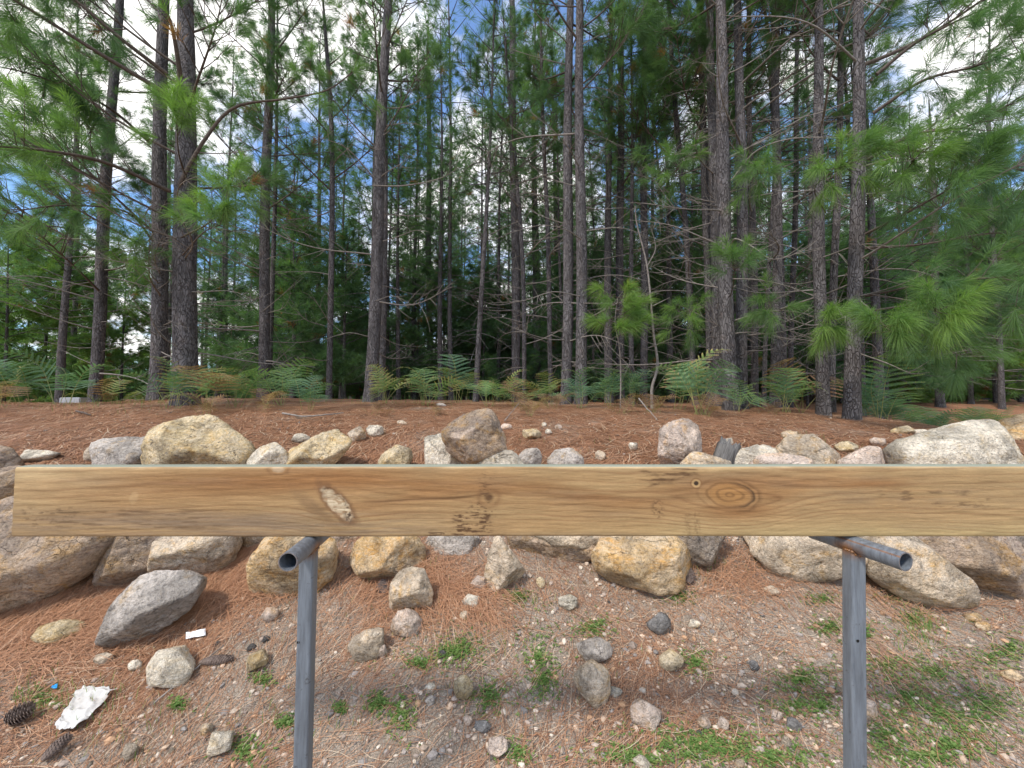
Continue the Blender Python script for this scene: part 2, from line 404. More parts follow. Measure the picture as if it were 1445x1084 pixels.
# ------------------------------------------------------------------ rocks
_ico = {}
def ico(level):
    if level not in _ico:
        bm = bmesh.new(); bmesh.ops.create_icosphere(bm, subdivisions=level, radius=1)
        bm.verts.ensure_lookup_table()
        _ico[level] = (np.array([v.co[:] for v in bm.verts]), np.array([[v.index for v in f.verts] for f in bm.faces])); bm.free()
    return _ico[level]
def hull(pts):
    p = sorted(map(tuple, pts)); 
    def half(q):
        h = []
        for a in q:
            while len(h) > 1 and (h[-1][0]-h[-2][0])*(a[1]-h[-2][1])-(h[-1][1]-h[-2][1])*(a[0]-h[-2][0]) <= 0: h.pop()
            h.append(a)
        return h
    a = half(p); b = half(p[::-1]); return np.array(a[:-1]+b[:-1])
def rock_shape(poly, depth, level, r, sharp=18, rough=.05, nfac=5, cuts=()):
    sharp = 10+sharp*2.6
    """poly: convex outline in metres (x, z) about its centre; returns verts, faces"""
    U, Fc = ico(level)
    poly = hull(poly); planes = []
    ext = np.ptp(poly, axis=0); md = ext.max()/2
    for k in range(len(poly)):
        a, b = poly[k], poly[(k+1) % len(poly)]; e = b-a
        if np.hypot(*e) < 1e-4: continue
        nn = np.array([e[1], -e[0]])/np.hypot(*e); h = max(nn.dot(a), .12*md)
        for sgn in (-1, 1):
            be = r.uniform(.25, .75); planes.append((np.array([nn[0]*math.cos(be), sgn*math.sin(be), nn[1]*math.cos(be)]), h*math.cos(be)+.12*depth*math.sin(be)))
    for sgn in (-1, 1):
        for _ in range(2):
            n_ = np.array([r.uniform(-.6, .6), sgn, r.uniform(-.35, .6)]); n_ /= np.linalg.norm(n_); planes.append((n_, depth/2*r.uniform(.85, 1.05)))
    for _ in range(nfac):
        n_ = r.normal(size=3); n_[1] = -abs(n_[1])*1.4-.75; n_ /= np.linalg.norm(n_)
        s_ = math.hypot(n_[0]*ext[0]/2, n_[2]*ext[1]/2); planes.append((n_, math.hypot(s_, n_[1]*depth/2)*r.uniform(.60, .84)))
    for cx_, cy_, cz_, f_ in cuts:
        n_ = np.array([cx_, cy_, cz_], float); n_ /= np.linalg.norm(n_); planes.append((n_, f_*math.sqrt((n_[0]*ext[0]/2)**2+(n_[1]*depth/2)**2+(n_[2]*ext[1]/2)**2)))
    if len(cuts): rough = rough*.6
    acc = 0
    for n_, h in planes: acc = acc+np.maximum(U@n_/max(h, 1e-4), 0)**sharp
    R = acc**(-1/sharp)
    V = U*R[:, None]
    sd = int(r.integers(1, 9999)); q = V/md
    nz = fbm(q*2.0+sd, 3, sd)*1.0+fbm(q*6+sd, 3, sd+7)*.5
    ridg = 1-np.abs(fbm(q*np.array([3.5, 3.5, 7])+sd*2, 2, sd+3))*2
    V = V*(1+rough*.75*nz+rough*.35*ridg)[:, None]
    fine = fbm(q*13+sd, 4, sd+11, .6); lay = fbm(np.stack([q[:, 0]*1.2, q[:, 1]*1.2, (q[:, 2]+.35*q[:, 0])*9], 1)+sd, 3, sd+17)
    pit = np.clip(fbm(q*7+sd*1.3, 3, sd+19)-.18, 0, 1)
    V = V+U*((fine*.016+lay*.016-pit*.10)*md)[:, None]
    return V, Fc
def rock(px_poly, d, depth_ratio, color, name, label, cat, seed, level=5, sharp=18, rough=.05, group=None, auto=False, yaw=0, back=.06, nfac=5, cuts=()):
    """px_poly: outline in photograph pixels; d: metres, or found from where its foot meets the ground"""
    pp = np.array(px_poly, float)
    if len(pp) == 2:
        (x0, y0), (x1, y1) = pp; r0 = np.random.default_rng(seed+77); n = 7
        a = np.sort(r0.uniform(0, 2*math.pi, n)+0); a = np.linspace(0, 2*math.pi, n, endpoint=False)+r0.uniform(-.42, .42, n)+r0.uniform(0, .9)
        rr = r0.uniform(.85, 1.15, n); q = np.stack([np.cos(a)*rr, np.sin(a)*rr], 1); q = (q-q.min(0))/np.ptp(q, axis=0)
        pp = np.stack([x0+q[:, 0]*(x1-x0), y0+q[:, 1]*(y1-y0)], 1)
    lo, hi = pp.min(0), pp.max(0); c = (lo+hi)/2
    w = hi[0]-lo[0]
    if d is None:
        d = hit(min(max(c[0], 5), 1440), hi[1]-.10*(hi[1]-lo[1]))
        for _ in range(2): dd = d+back*depth_ratio*w/FPX*d
        d = dd
    pos = at(c[0], c[1], d); k = d/FPX
    poly = np.stack([(pp[:, 0]-c[0])*k, -(pp[:, 1]-c[1])*k], 1)
    r = np.random.default_rng(seed)
    V, Fc = rock_shape(poly, depth_ratio*w*k, level, r, sharp, rough, 0 if cuts else nfac, cuts)
    m2 = MB(); m2.add(V, Fc)
    o = link(name, m2.mesh(name, ROCK[color]), loc=pos)
    tag(o, label, cat, group)
    return o
BG = 'boulders of the rough stone bank'
def B(poly, d, col, label, dr=.8, sharp=18, rough=.05, **k):
    rock(poly, d, dr, col, 'boulder', label, 'boulder', 100+B.n*7, 5, sharp, rough, BG, **k); B.n += 1
B.n = 0
# above the plank
B([(-22, 640), (-5, 630), (12, 634), (23, 648), (20, 664), (0, 676), (-25, 670)], 2.9, 'brown', 'rounded grey brown boulder cut by the left edge, level with the plank top')
B([(-30, 672), (0, 660), (18, 658), (40, 668), (48, 690), (40, 714), (0, 722), (-30, 715)], 2.65, 'brown', 'tan and grey boulder behind the left end of the plank', .9)
B([(-30, 728), (0, 722), (40, 722), (60, 740), (30, 752), (-20, 750)], 2.55, 'grey', 'grey boulder low behind the left end of the plank, under a dark gap', .9)
B([(135, 628), (165, 618), (196, 615), (222, 622), (228, 650), (200, 672), (150, 668), (140, 645)], 3.25, 'grey', 'dark grey slab tucked against the left of the biggest yellow boulder', .8, 24, cuts=[(-.2, -.9, .2, .64), (.1, -.45, .9, .64)])
B([(211, 630), (216, 615), (240, 598), (282, 587), (296, 589), (325, 610), (345, 625), (354, 640), (350, 658), (330, 678), (235, 678), (213, 655)], 3.15, 'yellow', 'big rounded yellow boulder with dark lichen specks above the plank', .75, 14, .04)
B([(352, 650), (360, 632), (386, 627), (401, 638), (406, 652), (398, 672), (356, 672)], 3.1, 'white', 'small pale grey angular boulder right of the biggest yellow boulder', .9, 26, cuts=[(-.4, -.6, .6, .62), (.5, -.8, -.1, .62)])
B([(407, 655), (412, 636), (440, 622), (470, 606), (488, 604), (494, 616), (488, 634), (470, 655), (445, 676), (410, 676)], 3.15, 'yellow', 'long yellow brown boulder sloping up to the right above the plank', .7, 16)
B([(534, 655), (545, 637), (560, 630), (577, 634), (580, 648), (572, 674), (536, 674)], 3.15, 'yellow', 'cream and yellow boulder alone in needles left of the pale block', .8)
B([(600, 618), (612, 610), (640, 608), (656, 625), (660, 655), (650, 676), (602, 676)], 3.15, 'white', 'pale blocky boulder with the leaning boulder resting on it', .8, 30, cuts=[(-.1, -1, .1, .72), (0, -.35, 1, .72), (.7, -.6, 0, .66)])
B([(626, 612), (632, 600), (652, 584), (664, 580), (688, 581), (700, 592), (707, 610), (710, 634), (692, 645), (662, 656), (640, 640), (630, 628)], 2.98, 'brown', 'large angular brown topped boulder leaning on the pale block', .9, 30, .035, cuts=[(-.35, -.55, .75, .66), (.35, -.9, -.15, .66), (-.5, -.6, -.5, .74)])
B([(674, 655), (684, 640), (704, 635), (722, 638), (735, 655), (736, 676), (672, 676)], 2.95, 'white', 'whitish dome shaped boulder right in front of the leaning boulder', .9, 14)
B([(731, 645), (740, 634), (757, 634), (764, 645), (762, 664), (733, 664)], 3.1, 'grey', 'little grey boulder just right of the whitish dome', .9)
B([(774, 650), (785, 637), (806, 634), (820, 644), (822, 664), (776, 664)], 3.15, 'grey', 'half buried grey boulder in needles in the middle of the bank', .9)
B([(931, 630), (934, 605), (945, 598), (972, 594), (984, 602), (990, 618), (991, 640), (980, 664), (950, 674), (932, 664)], 3.05, 'pink', 'tall rounded pinkish tan boulder standing on its own', .85, 16)
B([(964, 655), (975, 643), (990, 641), (1025, 652), (1035, 672), (966, 672)], 2.8, 'tan', 'low cream boulder at the foot of the tall pinkish one', .8)
B([(1034, 655), (1046, 638), (1070, 631), (1090, 634), (1104, 650), (1108, 674), (1036, 674)], 3.0, 'white', 'white domed boulder right of the weathered stump', .8, 14)
B([(1054, 662), (1072, 648), (1105, 644), (1135, 648), (1156, 664), (1150, 678), (1058, 678)], 2.8, 'pink', 'flat pinkish white boulder lying along the plank top', .7)
B([(1099, 640), (1108, 624), (1124, 615), (1146, 615), (1160, 628), (1182, 645), (1188, 660), (1175, 674), (1104, 672)], 3.1, 'tan', 'broad grey tan boulder left of the pointed grey one', .8, 22, cuts=[(-.2, -.7, .6, .66), (.5, -.7, .1, .66), (-.6, -.7, -.1, .72)])
B([(1186, 652), (1206, 641), (1226, 632), (1240, 634), (1252, 648), (1254, 664), (1240, 674), (1188, 672)], 2.95, 'pink', 'low pointed pinkish grey boulder left of the largest pale one', .8, 30, cuts=[(-.4, -.6, .65, .58), (.6, -.7, .1, .60)])
B([(1266, 640), (1280, 622), (1315, 612), (1350, 604), (1400, 600), (1425, 606), (1440, 622), (1452, 645), (1455, 670), (1400, 690), (1275, 688)], 3.1, 'white', 'largest pale grey boulder at the right end above the plank', .6, 16)
B([(1410, 612), (1425, 592), (1448, 587), (1480, 592), (1495, 615), (1480, 640), (1420, 640)], 3.9, 'ochre', 'tan boulder behind the largest pale one, cut by the right edge', .8)
# below the plank
B([(-90, 760), (-40, 725), (20, 705), (90, 705), (150, 735), (152, 765), (130, 800), (90, 830), (40, 855), (-20, 872), (-80, 870), (-110, 820)], None, 'brown', 'huge streaky brown boulder at the left under the plank', .55, 14, .04, back=.1)
B([(139, 772), (160, 750), (185, 735), (215, 740), (222, 770), (212, 800), (190, 818), (148, 840), (144, 815)], None, 'brown', 'purplish brown boulder with ochre side, right of the huge brown one', .9, 26, cuts=[(-.5, -.8, .25, .62), (.6, -.7, .2, .62), (0, -.7, -.7, .7)])
B([(205, 800), (215, 765), (240, 735), (300, 728), (328, 745), (332, 775), (318, 800), (275, 814), (235, 808)], None, 'tan', 'tan boulder with dark underside, above the grey slab', .9, 28, cuts=[(-.1, -.6, .75, .62), (.2, -.9, -.5, .62), (-.7, -.6, .1, .68)])
B([(328, 770), (340, 742), (370, 735), (395, 745), (396, 770), (375, 790), (340, 786)], 2.45, 'tan', 'tan boulder in the gap between the tan and ochre boulders')
B([(147, 902), (165, 850), (205, 811), (250, 808), (276, 820), (274, 845), (262, 862), (235, 880), (200, 898), (165, 906)], None, 'grey', 'grey angular slab tipped forward on the litter', .7, 34, .035, cuts=[(-.35, -.8, .55, .62), (.55, -.6, -.5, .60), (.1, -.5, .85, .70)])
B([(357, 800), (372, 765), (400, 745), (445, 748), (470, 775), (468, 815), (440, 838), (390, 842), (362, 830)], None, 'ochre', 'ochre boulder behind the left steel post', .8)
B([(499, 790), (508, 768), (535, 752), (575, 750), (596, 775), (597, 795), (575, 808), (530, 813), (505, 805)], None, 'ochre', 'smooth ochre boulder right of the left steel post', .9, 12, cuts=[(-.3, -.75, .55, .68), (.6, -.75, .0, .68)])
B([(551, 830), (560, 808), (580, 801), (597, 806), (609, 835), (605, 862), (575, 868), (553, 858)], None, 'tan', 'tan stone with dark hollow underside below the smooth ochre boulder', .8, 20, cuts=[(-.3, -.6, .7, .64), (.1, -.85, -.55, .56)])
B([(680, 840), (686, 805), (690, 765), (704, 757), (720, 785), (745, 812), (746, 825), (720, 838), (700, 845)], None, 'tan', 'upright cream wedge shaped rock under the middle of the plank', .7, 40, .025, back=.2, cuts=[(-.6, -.75, .2, .52), (.6, -.6, -.5, .50)])
B([(718, 755), (735, 735), (840, 730), (862, 750), (850, 775), (825, 790), (780, 794), (745, 785), (722, 772)], 2.45, 'brown', 'wide brown slab overhanging bare soil under the plank', .7, 20)
B([(838, 785), (850, 765), (900, 752), (950, 758), (982, 785), (985, 805), (965, 826), (920, 832), (870, 818), (842, 800)], None, 'ochre', 'low ochre and purple boulder right of the overhanging slab', .7, 14, cuts=[(-.2, -.6, .8, .64), (.2, -.95, -.1, .70), (.7, -.6, .0, .72)])
B([(940, 765), (950, 735), (1010, 730), (1028, 755), (1022, 780), (1000, 796), (960, 792)], 2.28, 'dark', 'dark grey brown boulder under the plank, above a pine cone')
B([(1058, 770), (1075, 745), (1120, 728), (1170, 735), (1200, 765), (1190, 800), (1150, 818), (1115, 818), (1080, 800)], None, 'tan', 'big rounded pale tan boulder left of the right steel post', .8, 12, .04)
B([(1222, 780), (1250, 757), (1290, 760), (1330, 790), (1358, 825), (1360, 845), (1335, 856), (1290, 850), (1245, 825), (1228, 805)], None, 'tan', 'long tan boulder sloping down under the right pipe', .7, 14)
B([(1258, 765), (1300, 735), (1390, 735), (1428, 770), (1440, 800), (1425, 830), (1390, 838), (1340, 812), (1290, 785)], None, 'brown', 'large purplish brown boulder with mossy patch behind the sloping tan one', .7, 16)
B([(1390, 765), (1400, 735), (1470, 728), (1510, 760), (1490, 800), (1430, 795)], 2.35, 'dark', 'dark boulder near the right edge just below the plank', .7)
B([(1426, 815), (1432, 785), (1470, 775), (1510, 800), (1500, 845), (1450, 850)], 2.15, 'grey', 'grey brown boulder cut by the right edge below the plank', .7)

B([(596, 775), (612, 752), (650, 742), (672, 758), (668, 780), (640, 796), (606, 792)], 2.42, 'grey', 'crumbly grey boulder half sunk between the smooth ochre boulder and the wedge', .8)
B([(760, 752), (790, 738), (850, 742), (860, 764), (820, 776), (775, 770)], 2.36, 'tan', 'flat tan boulder lying on the overhanging slab', .7)
B([(1020, 775), (1032, 748), (1062, 742), (1078, 766), (1066, 796), (1034, 800)], 2.5, 'dark', 'dark boulder deep in the gap left of the big rounded tan one', .8)
B([(1186, 790), (1196, 764), (1222, 756), (1240, 776), (1232, 806), (1200, 812)], 2.42, 'dark', 'dark boulder in the gap behind the right steel post', .8)
B([(462, 770), (470, 750), (492, 744), (508, 760), (502, 782), (474, 788)], 2.5, 'brown', 'small brown boulder between the ochre one and the left steel post', .8)
SG = 'loose stones on the slope and terrace'
def St(x, y, w, h, col, label, sharp=32, d=None):
    if y < 655 and d is None: d = hit(x, y+h*.35)
    rock([(x-w/2, y-h/2), (x+w/2, y+h/2)], d, .9, col, 'stone', label, 'stone', 900+St.n*13, 4 if w > 22 else 3, sharp, .06, SG, nfac=8); St.n += 1
St.n = 0
for a in [
 (85, 893, 58, 30, 'yellow', 'flat yellow stone half buried below the huge brown boulder'),
 (238, 944, 62, 50, 'white', 'cream angular stone beside the closed pine cone'),
 (361, 933, 32, 30, 'yellow', 'small yellow stone between the closed pine cone and left post'),
 (307, 1051, 36, 28, 'white', 'smooth cream stone near the bottom, left of the left post'),
 (183, 1062, 20, 22, 'tan', 'tiny cream stone at the bottom, right of the torn paper'),
 (290, 1032, 20, 18, 'tan', 'small tan stone just above the smooth cream one at the bottom'),
 (190, 939, 18, 14, 'white', 'little cream pebble just left of the cream angular stone'),
 (146, 930, 24, 15, 'tan', 'little tan stone between flat yellow stone and cream pebble'),
 (381, 868, 22, 20, 'pink', 'pinkish stone close to the left of the left post'),
 (574, 880, 44, 36, 'pink', 'purplish grey stone under the tan stone with hollow underside'),
 (516, 912, 48, 44, 'tan', 'half buried tan grey stone right of the left post'),
 (537, 920, 20, 20, 'pink', 'pebble touching the half buried tan grey stone'),
 (674, 824, 24, 22, 'pink', 'pinkish pebble at the left foot of the cream wedge'),
 (666, 850, 26, 20, 'white', 'cream pebble below and left of the cream wedge'),
 (655, 870, 14, 15, 'tan', 'tiny tan pebble under the cream pebble by the wedge'),
 (654, 973, 26, 36, 'yellow', 'upright yellow stone in a small dark hollow'),
 (835, 967, 50, 60, 'tan', 'biggest cream and brown stone on the lower slope'),
 (912, 1010, 42, 38, 'pink', 'flat topped pinkish stone at lower middle, right of the biggest'),
 (948, 934, 34, 28, 'yellow', 'cream yellow stone right above the flat topped pinkish one'),
 (702, 1056, 30, 28, 'pink', 'rounded pink cream stone at the bottom middle'),
 (763, 823, 13, 18, 'yellow', 'small yellow pebble right of the cream wedge'),
 (801, 850, 25, 20, 'white', 'white stone on bare soil under the overhanging slab'),
 (840, 918, 52, 32, 'grey', 'half buried greyish stone above the biggest lower slope stone'),
 (931, 880, 34, 28, 'slate', 'dark slate grey angular stone on the slope'),
 (921, 830, 22, 16, 'white', 'cream pebble in front of the low ochre and purple boulder'),
 (681, 1026, 24, 13, 'slate', 'bluish grey flat chip at lower middle'),
 (607, 972, 18, 13, 'white', 'small pale stone left of the upright yellow one'),
 (868, 978, 20, 14, 'white', 'white chip touching the biggest lower slope stone'),
 (1223, 1002, 28, 28, 'pink', 'pink stone right beside the right post near the bottom'),
 (1110, 1048, 14, 16, 'tan', 'tan pebble between the weeds and the right post'),
 (1096, 1010, 16, 14, 'pink', 'pink pebble above the tan one by the right post'),
 (1021, 1022, 18, 16, 'pink', 'pink pebble along the upper edge of the bottom weeds'),
 (993, 1020, 20, 16, 'pink', 'pale pink chip left of the pebble on the weeds edge'),
 (980, 881, 16, 13, 'white', 'white pebble right of the dark slate stone'),
 (1088, 834, 28, 12, 'tan', 'flat tan stone below the big rounded tan boulder'),
 (1428, 955, 24, 16, 'ochre', 'orange cream stone at the far right of the lower slope'),
 (1374, 872, 22, 12, 'ochre', 'orange chip below the long sloping tan boulder'),
 (1388, 884, 20, 12, 'ochre', 'second orange chip just right of the sloping boulder end'),
 (906, 1077, 26, 18, 'white', 'cream stone cut by the bottom edge in the weeds'),
 (1045, 1080, 20, 14, 'tan', 'tan stone cut by the bottom edge, nearer the right post'),
 (1121, 1024, 20, 18, 'slate', 'slate chip in gravel left of the right post'),
 (1065, 940, 14, 16, 'slate', 'small slate chip in gravel between the middle and right post'),
 (607, 990, 14, 16, 'grey', 'grey pebble by the upright yellow stone hollow'),
 (660, 1017, 14, 14, 'pink', 'pinkish pebble left above the bluish flat chip'),
 (893, 912, 16, 14, 'pink', 'pink pebble right of the half buried greyish stone'),
 (55, 644, 50, 14, 'white', 'flat white stone in needles near the left end of the plank'),
 (131, 643, 22, 24, 'tan', 'tan stone at the left foot of the dark grey slab'),
 (202, 651, 26, 16, 'white', 'small whitish stone in front of the dark grey slab'),
 (425, 619, 25, 15, 'white', 'cream stone above the long sloping yellow boulder'),
 (503, 614, 26, 22, 'tan', 'cream rounded stone right of the long sloping yellow boulder'),
 (529, 609, 24, 17, 'white', 'whitish rounded stone, right one of the cream pair'),
 (751, 613, 26, 13, 'yellow', 'flat yellow stone on needles right of the leaning boulder'),
 (715, 603, 18, 9, 'pink', 'pink stone just right of the leaning boulder top'),
 (848, 644, 16, 17, 'tan', 'tan stone in needles right of the half buried grey boulder'),
 (894, 631, 14, 12, 'white', 'white pebble on needles left of the tall pinkish boulder'),
 (774, 609, 10, 7, 'white', 'tiny white pebble right of the flat yellow stone'),
 (788, 603, 10, 7, 'pink', 'tiny pink pebble on the terrace needles'),
 (768, 600, 9, 7, 'white', 'tiny white pebble farthest up the terrace'),
 (1196, 631, 32, 14, 'yellow', 'flat yellow stone behind the low pointed boulder'),
 (1114, 615, 22, 12, 'tan', 'tan stone on needles behind the broad grey tan boulder'),
 (1275, 608, 34, 12, 'yellow', 'flat yellow stone left of the largest pale boulder top'),
 (1304, 611, 32, 8, 'white', 'flat cream stone touching the largest pale boulder top'),
 (1029, 624, 13, 12, 'white', 'white pebble above the weathered stump'),
 (1240, 624, 22, 14, 'pink', 'pinkish chip above the low pointed boulder'),
 (568, 597, 14, 7, 'tan', 'tan pebble on terrace needles left of the leaning boulder'),
 (1258, 640, 20, 26, 'dark', 'dark stone wedged left of the largest pale boulder'),
 (622, 572, 16, 6, 'grey', 'grey chip at the fern line above the leaning boulder'),
 ]: St(*a)

# ------------------------------------------------------------------ timber sleeper on two steel trestles
def timber_mat():
    m = NT('weathered_treated_pine'); c = m.attr('tint', 'Color'); o = m.obj()
    nf = m.noise(m.mapp(o, (6, 60, 60)), 6, 5, .7)
    col = m.mix(.22, c, m.ramp(nf, [(.25, .72), (.5, 1), (.75, 1.2)]), 'MULTIPLY')
    m.bsdf(col, .75, m.bump(m.noise(m.mapp(o, (3, 50, 50)), 9, 5, .75), .35, .004), spec=.25)
    return m.m
PLD = 1.10                                                    # distance of the plank's front face
def plank_colour(px, py, V1):
    """wood colours over the face; px, py run 20..1600, 660..757 along and across it"""
    def nz(sx, sy, o, sd, yy=None): 
        return fbm(np.stack([px*sx, (py if yy is None else yy)*sy, np.zeros_like(px)+.5], 1), o, sd)
    up = sm(1, .35, V1); lo = sm(.25, .75, V1)
    # growth field: equals the height on the face (0..97), bent round the knots
    g = py-660
    g = g+10*np.sin((px-150)/190.)*up+9*np.exp(-((px-330)/190)**2)*(V1-.1)*2
    def knot(g, x, y, a, b, amp):      # pushes the grain away above and below
        e = np.exp(-((px-x)/a)**2); dy = (py-y)/b
        return g-amp*e*np.tanh(dy*1.3)*np.exp(-np.abs(dy)*.30)
    g = knot(g, 480, 711, 70, 13, 19)
    g = knot(g, 1035, 698, 78, 13, 36)
    g = knot(g, 690, 703, 30, 7, 6); g = knot(g, 983, 683, 16, 6, 4); g = knot(g, 391, 664, 22, 7, 6)
    g = g+13*sm(1060, 1190, px)*(1-.6*sm(1200, 1445, px))*sm(0, .4, V1)
    g = g+3.4*nz(.010, .03, 3, 41)+1.0*nz(.03, .12, 2, 42)
    gl = np.linspace(-40, 150, 900)
    sp_ = np.interp(gl, [-40, 0, 35, 55, 75, 97, 150], [15, 15, 12, 8.5, 6.2, 5.0, 5.0])
    ph = np.interp(g, gl, np.cumsum(1/sp_)*(190/900))
    ph = ph+.10*nz(.02, .3, 2, 43)
    fr = ph % 1; ring = np.floor(ph)
    late = np.where(fr < .82, np.clip((fr-.30)/.52, 0, 1)**2.2, np.clip((1-fr)/.18, 0, 1))
    rs = _hash(ring.astype(np.int64), (ring*0).astype(np.int64), (ring*0).astype(np.int64), 5)
    late = late*(.35+.75*rs)*np.clip(.8+.7*nz(.008, .02, 2, 45), .1, 1.25)
    c = np.tile(np.array([.375, .250, .118]), (len(px), 1))
    orange = (.275, .135, .050); dark = np.array([.19, .095, .040]); grey = (.215, .150, .095); green = (.43, .33, .155)
    def lay(col, a):
        nonlocal c
        a = np.clip(a, 0, 1)[:, None]; c = c*(1-a)+np.asarray(col)*a
    lay((.50, .36, .19), .7*(1-sm(60, 260, px))*sm(.75, .2, V1)+.35*sm(.12, 0, V1))
    b1 = np.clip(.55+1.3*nz(.007, .035, 3, 47), 0, 1)
    lay(orange, .95*np.exp(-((px-370)/230)**2-((g-32)/25)**2)+.75*np.exp(-((px-570)/150)**2-((g-40)/17)**2)*b1)
    lay(orange, .85*np.exp(-((px-850)/170)**2-((g-36)/17)**2)*b1+.7*np.exp(-((px-1050)/60)**2-((g-38)/20)**2))
    lay(orange, .75*np.exp(-((px-1200)/120)**2-((g-24)/10)**2)*b1+.35*b1*(1-sm(1250, 1445, px)*.6))
    lay(green, .65*sm(.68, 1, V1)*sm(600, 1300, px))
    lay(grey, .85*np.exp(-((px-200)/140)**2-((py-732)/12)**2)*np.clip(.55+1.2*nz(.02, .16, 3, 48), 0, 1)+.6*np.exp(-((px-360)/90)**2-((py-736)/11)**2))
    lay(grey, .75*sm(.5, .85, V1)*(1-sm(480, 760, px))*np.clip(.5+1.3*nz(.012, .2, 3, 49), 0, 1))
    lay(grey, .55*np.exp(-((px-1280)/130)**2-((py-702)/15)**2)*np.clip(.4+1.5*nz(.03, .12, 3, 50), 0, 1))
    lay(grey, .35*np.clip(2.2*nz(.006, .05, 3, 53)-.25, 0, 1))
    lay(dark, .64*late*(1-.25*sm(60, 200, 260-px)))
    # the dark grain line right of the torn knot and along the upper middle
    ln_ = 706+3*np.sin(px/60)+3*nz(.02, 0, 2, 51)-5*sm(620, 700, px)
    lay(dark*.75, .85*np.exp(-((py-ln_)/1.7)**2)*sm(490, 540, px)*(1-sm(640, 760, px)))
    ln_ = 693-.00011*(px-760)**2+2*nz(.015, 0, 2, 54)+.02*(px-760)
    lay(dark, .55*np.exp(-((py-(ln_+14*sm(650, 1000, px)))/2.2)**2)*sm(700, 760, px)*(1-sm(940, 1010, px)))
    lay(dark, .45*np.exp(-((py-(684-.0003*(px-380)**2*.3))/2.6)**2)*sm(170, 260, px)*(1-sm(420, 470, px)))
    def ell(x, y, a, b, deg):
        t = math.radians(deg); dx_, dy_ = px-x, py-y
        return np.sqrt(((dx_*math.cos(t)+dy_*math.sin(t))/a)**2+((-dx_*math.sin(t)+dy_*math.cos(t))/b)**2)
    # torn pale knot
    e = ell(476, 711, 28, 10.5, 46)+.40*nz(.11, .11, 3, 61)
    lay((.15, .075, .035), .8*sm(1.7, 1.05, e)); lay((.60, .49, .33), sm(1.2, .75, e)*np.clip(.75+.8*nz(.05, .4, 3, 60), 0, 1))
    lay((.28, .17, .085), sm(1.05, .85, e)*np.clip(3.2*nz(.14, .35, 3, 62)+.1, 0, .85)); lay((.05, .03, .018), sm(1.25, .95, e)*sm(480, 494, px)*np.clip(nz(.3, .3, 3, 63)*3+.35, 0, 1))
    lay((.21, .125, .06), .75*sm(1.5, .3, ell(444, 717, 40, 9, 38)+.45*nz(.06, .1, 3, 59)))
    # oval knot on the right half
    e = ell(1030, 699, 34, 18, 8)+.14*nz(.05, .08, 3, 64)
    lay((.34, .175, .06), .85*sm(1.25, .5, e)); lay(dark*.8, .6*np.clip(np.sin(e*15+1.2*nz(.06, .1, 2, 58)), 0, 1)*sm(1.6, 1.1, e))
    lay((.07, .04, .02), .85*np.exp(-((e-1.02)/.06)**2)*sm(1015, 1058, px)); lay(dark*.7, .6*np.exp(-((e-1.25)/.06)**2)*sm(1000, 1060, px))
    e = ell(690, 703, 8, 7, 0)+.2*nz(.2, .2, 3, 65); lay((.10, .05, .022), .9*sm(1.2, .3, e)); lay(dark, .5*np.exp(-((e-1.8)/.5)**2))
    e = ell(983, 683, 4.6, 4.2, 0)+.1*nz(.2, .2, 2, 57); lay((.45, .29, .13), .8*sm(1.9, 1.2, e)); lay((.04, .025, .015), sm(.9, .6, e)); lay(dark, .8*np.exp(-((e-1.6)/.25)**2))
    e = ell(391, 663, 12, 6, 0)+.35*nz(.12, .2, 3, 67); lay((.50, .38, .25), .6*sm(1.0, .5, e)); lay(dark, .6*np.exp(-((e-1.25)/.2)**2))
    lay((.48, .33, .17), .30*sm(1.2, .6, ell(188, 703, 6, 9, 20)+.5*nz(.1, .1, 3, 68)))
    # saw marks and dark rubbed streaks
    def streak(x0_, x1_, y0_, y1_, a, fx, fy, sd, th=.02):
        k = sm(x0_-3, x0_+9, px)*(1-sm(x1_-9, x1_+3, px))*sm(y0_-3, y0_+5, py)*(1-sm(y1_-5, y1_+3, py))
        lay((.085, .042, .02), a*k*np.clip(4*(nz(fx, fy, 4, sd)-th), 0, 1))
    streak(636, 696, 722, 760, .95, .10, .5, 71, -.02); streak(660, 700, 708, 734, .8, .2, .5, 70, .08); streak(674, 700, 666, 704, .7, .12, .4, 72); streak(966, 974, 724, 760, .9, .3, .25, 73, -.1)
    streak(978, 987, 722, 758, .9, .3, .25, 74, -.1); streak(900, 990, 658, 684, .8, .03, .35, 75); streak(918, 938, 706, 732, .8, .2, .4, 76); streak(60, 330, 718, 748, .5, .03, .3, 77); streak(590, 640, 748, 760, .8, .1, .6, 69)
    streak(30, 110, 715, 745, .5, .12, .25, 56, .1); streak(1240, 1400, 690, 720, .5, .05, .2, 55, .12)
    k = np.exp(-((py-(690-.28*(px-905)))/2.1)**2)*sm(905, 925, px)*(1-sm(985, 1000, px)); lay((.085, .042, .02), .85*k*np.clip(.5+2*nz(.1, .3, 3, 78), 0, 1))
    lay((.60, .48, .31), .55*np.exp(-(V1/.02)**2)*np.clip(nz(.03, 0, 2, 79)+.4, 0, 1))
    c = c*(1+.13*nz(.03, .9, 3, 46))[:, None]*(1+.10*nz(.25, .5, 3, 80))[:, None]*(1+.14*nz(.02, .04, 3, 88))[:, None]
    return np.clip(c, .01, .9)
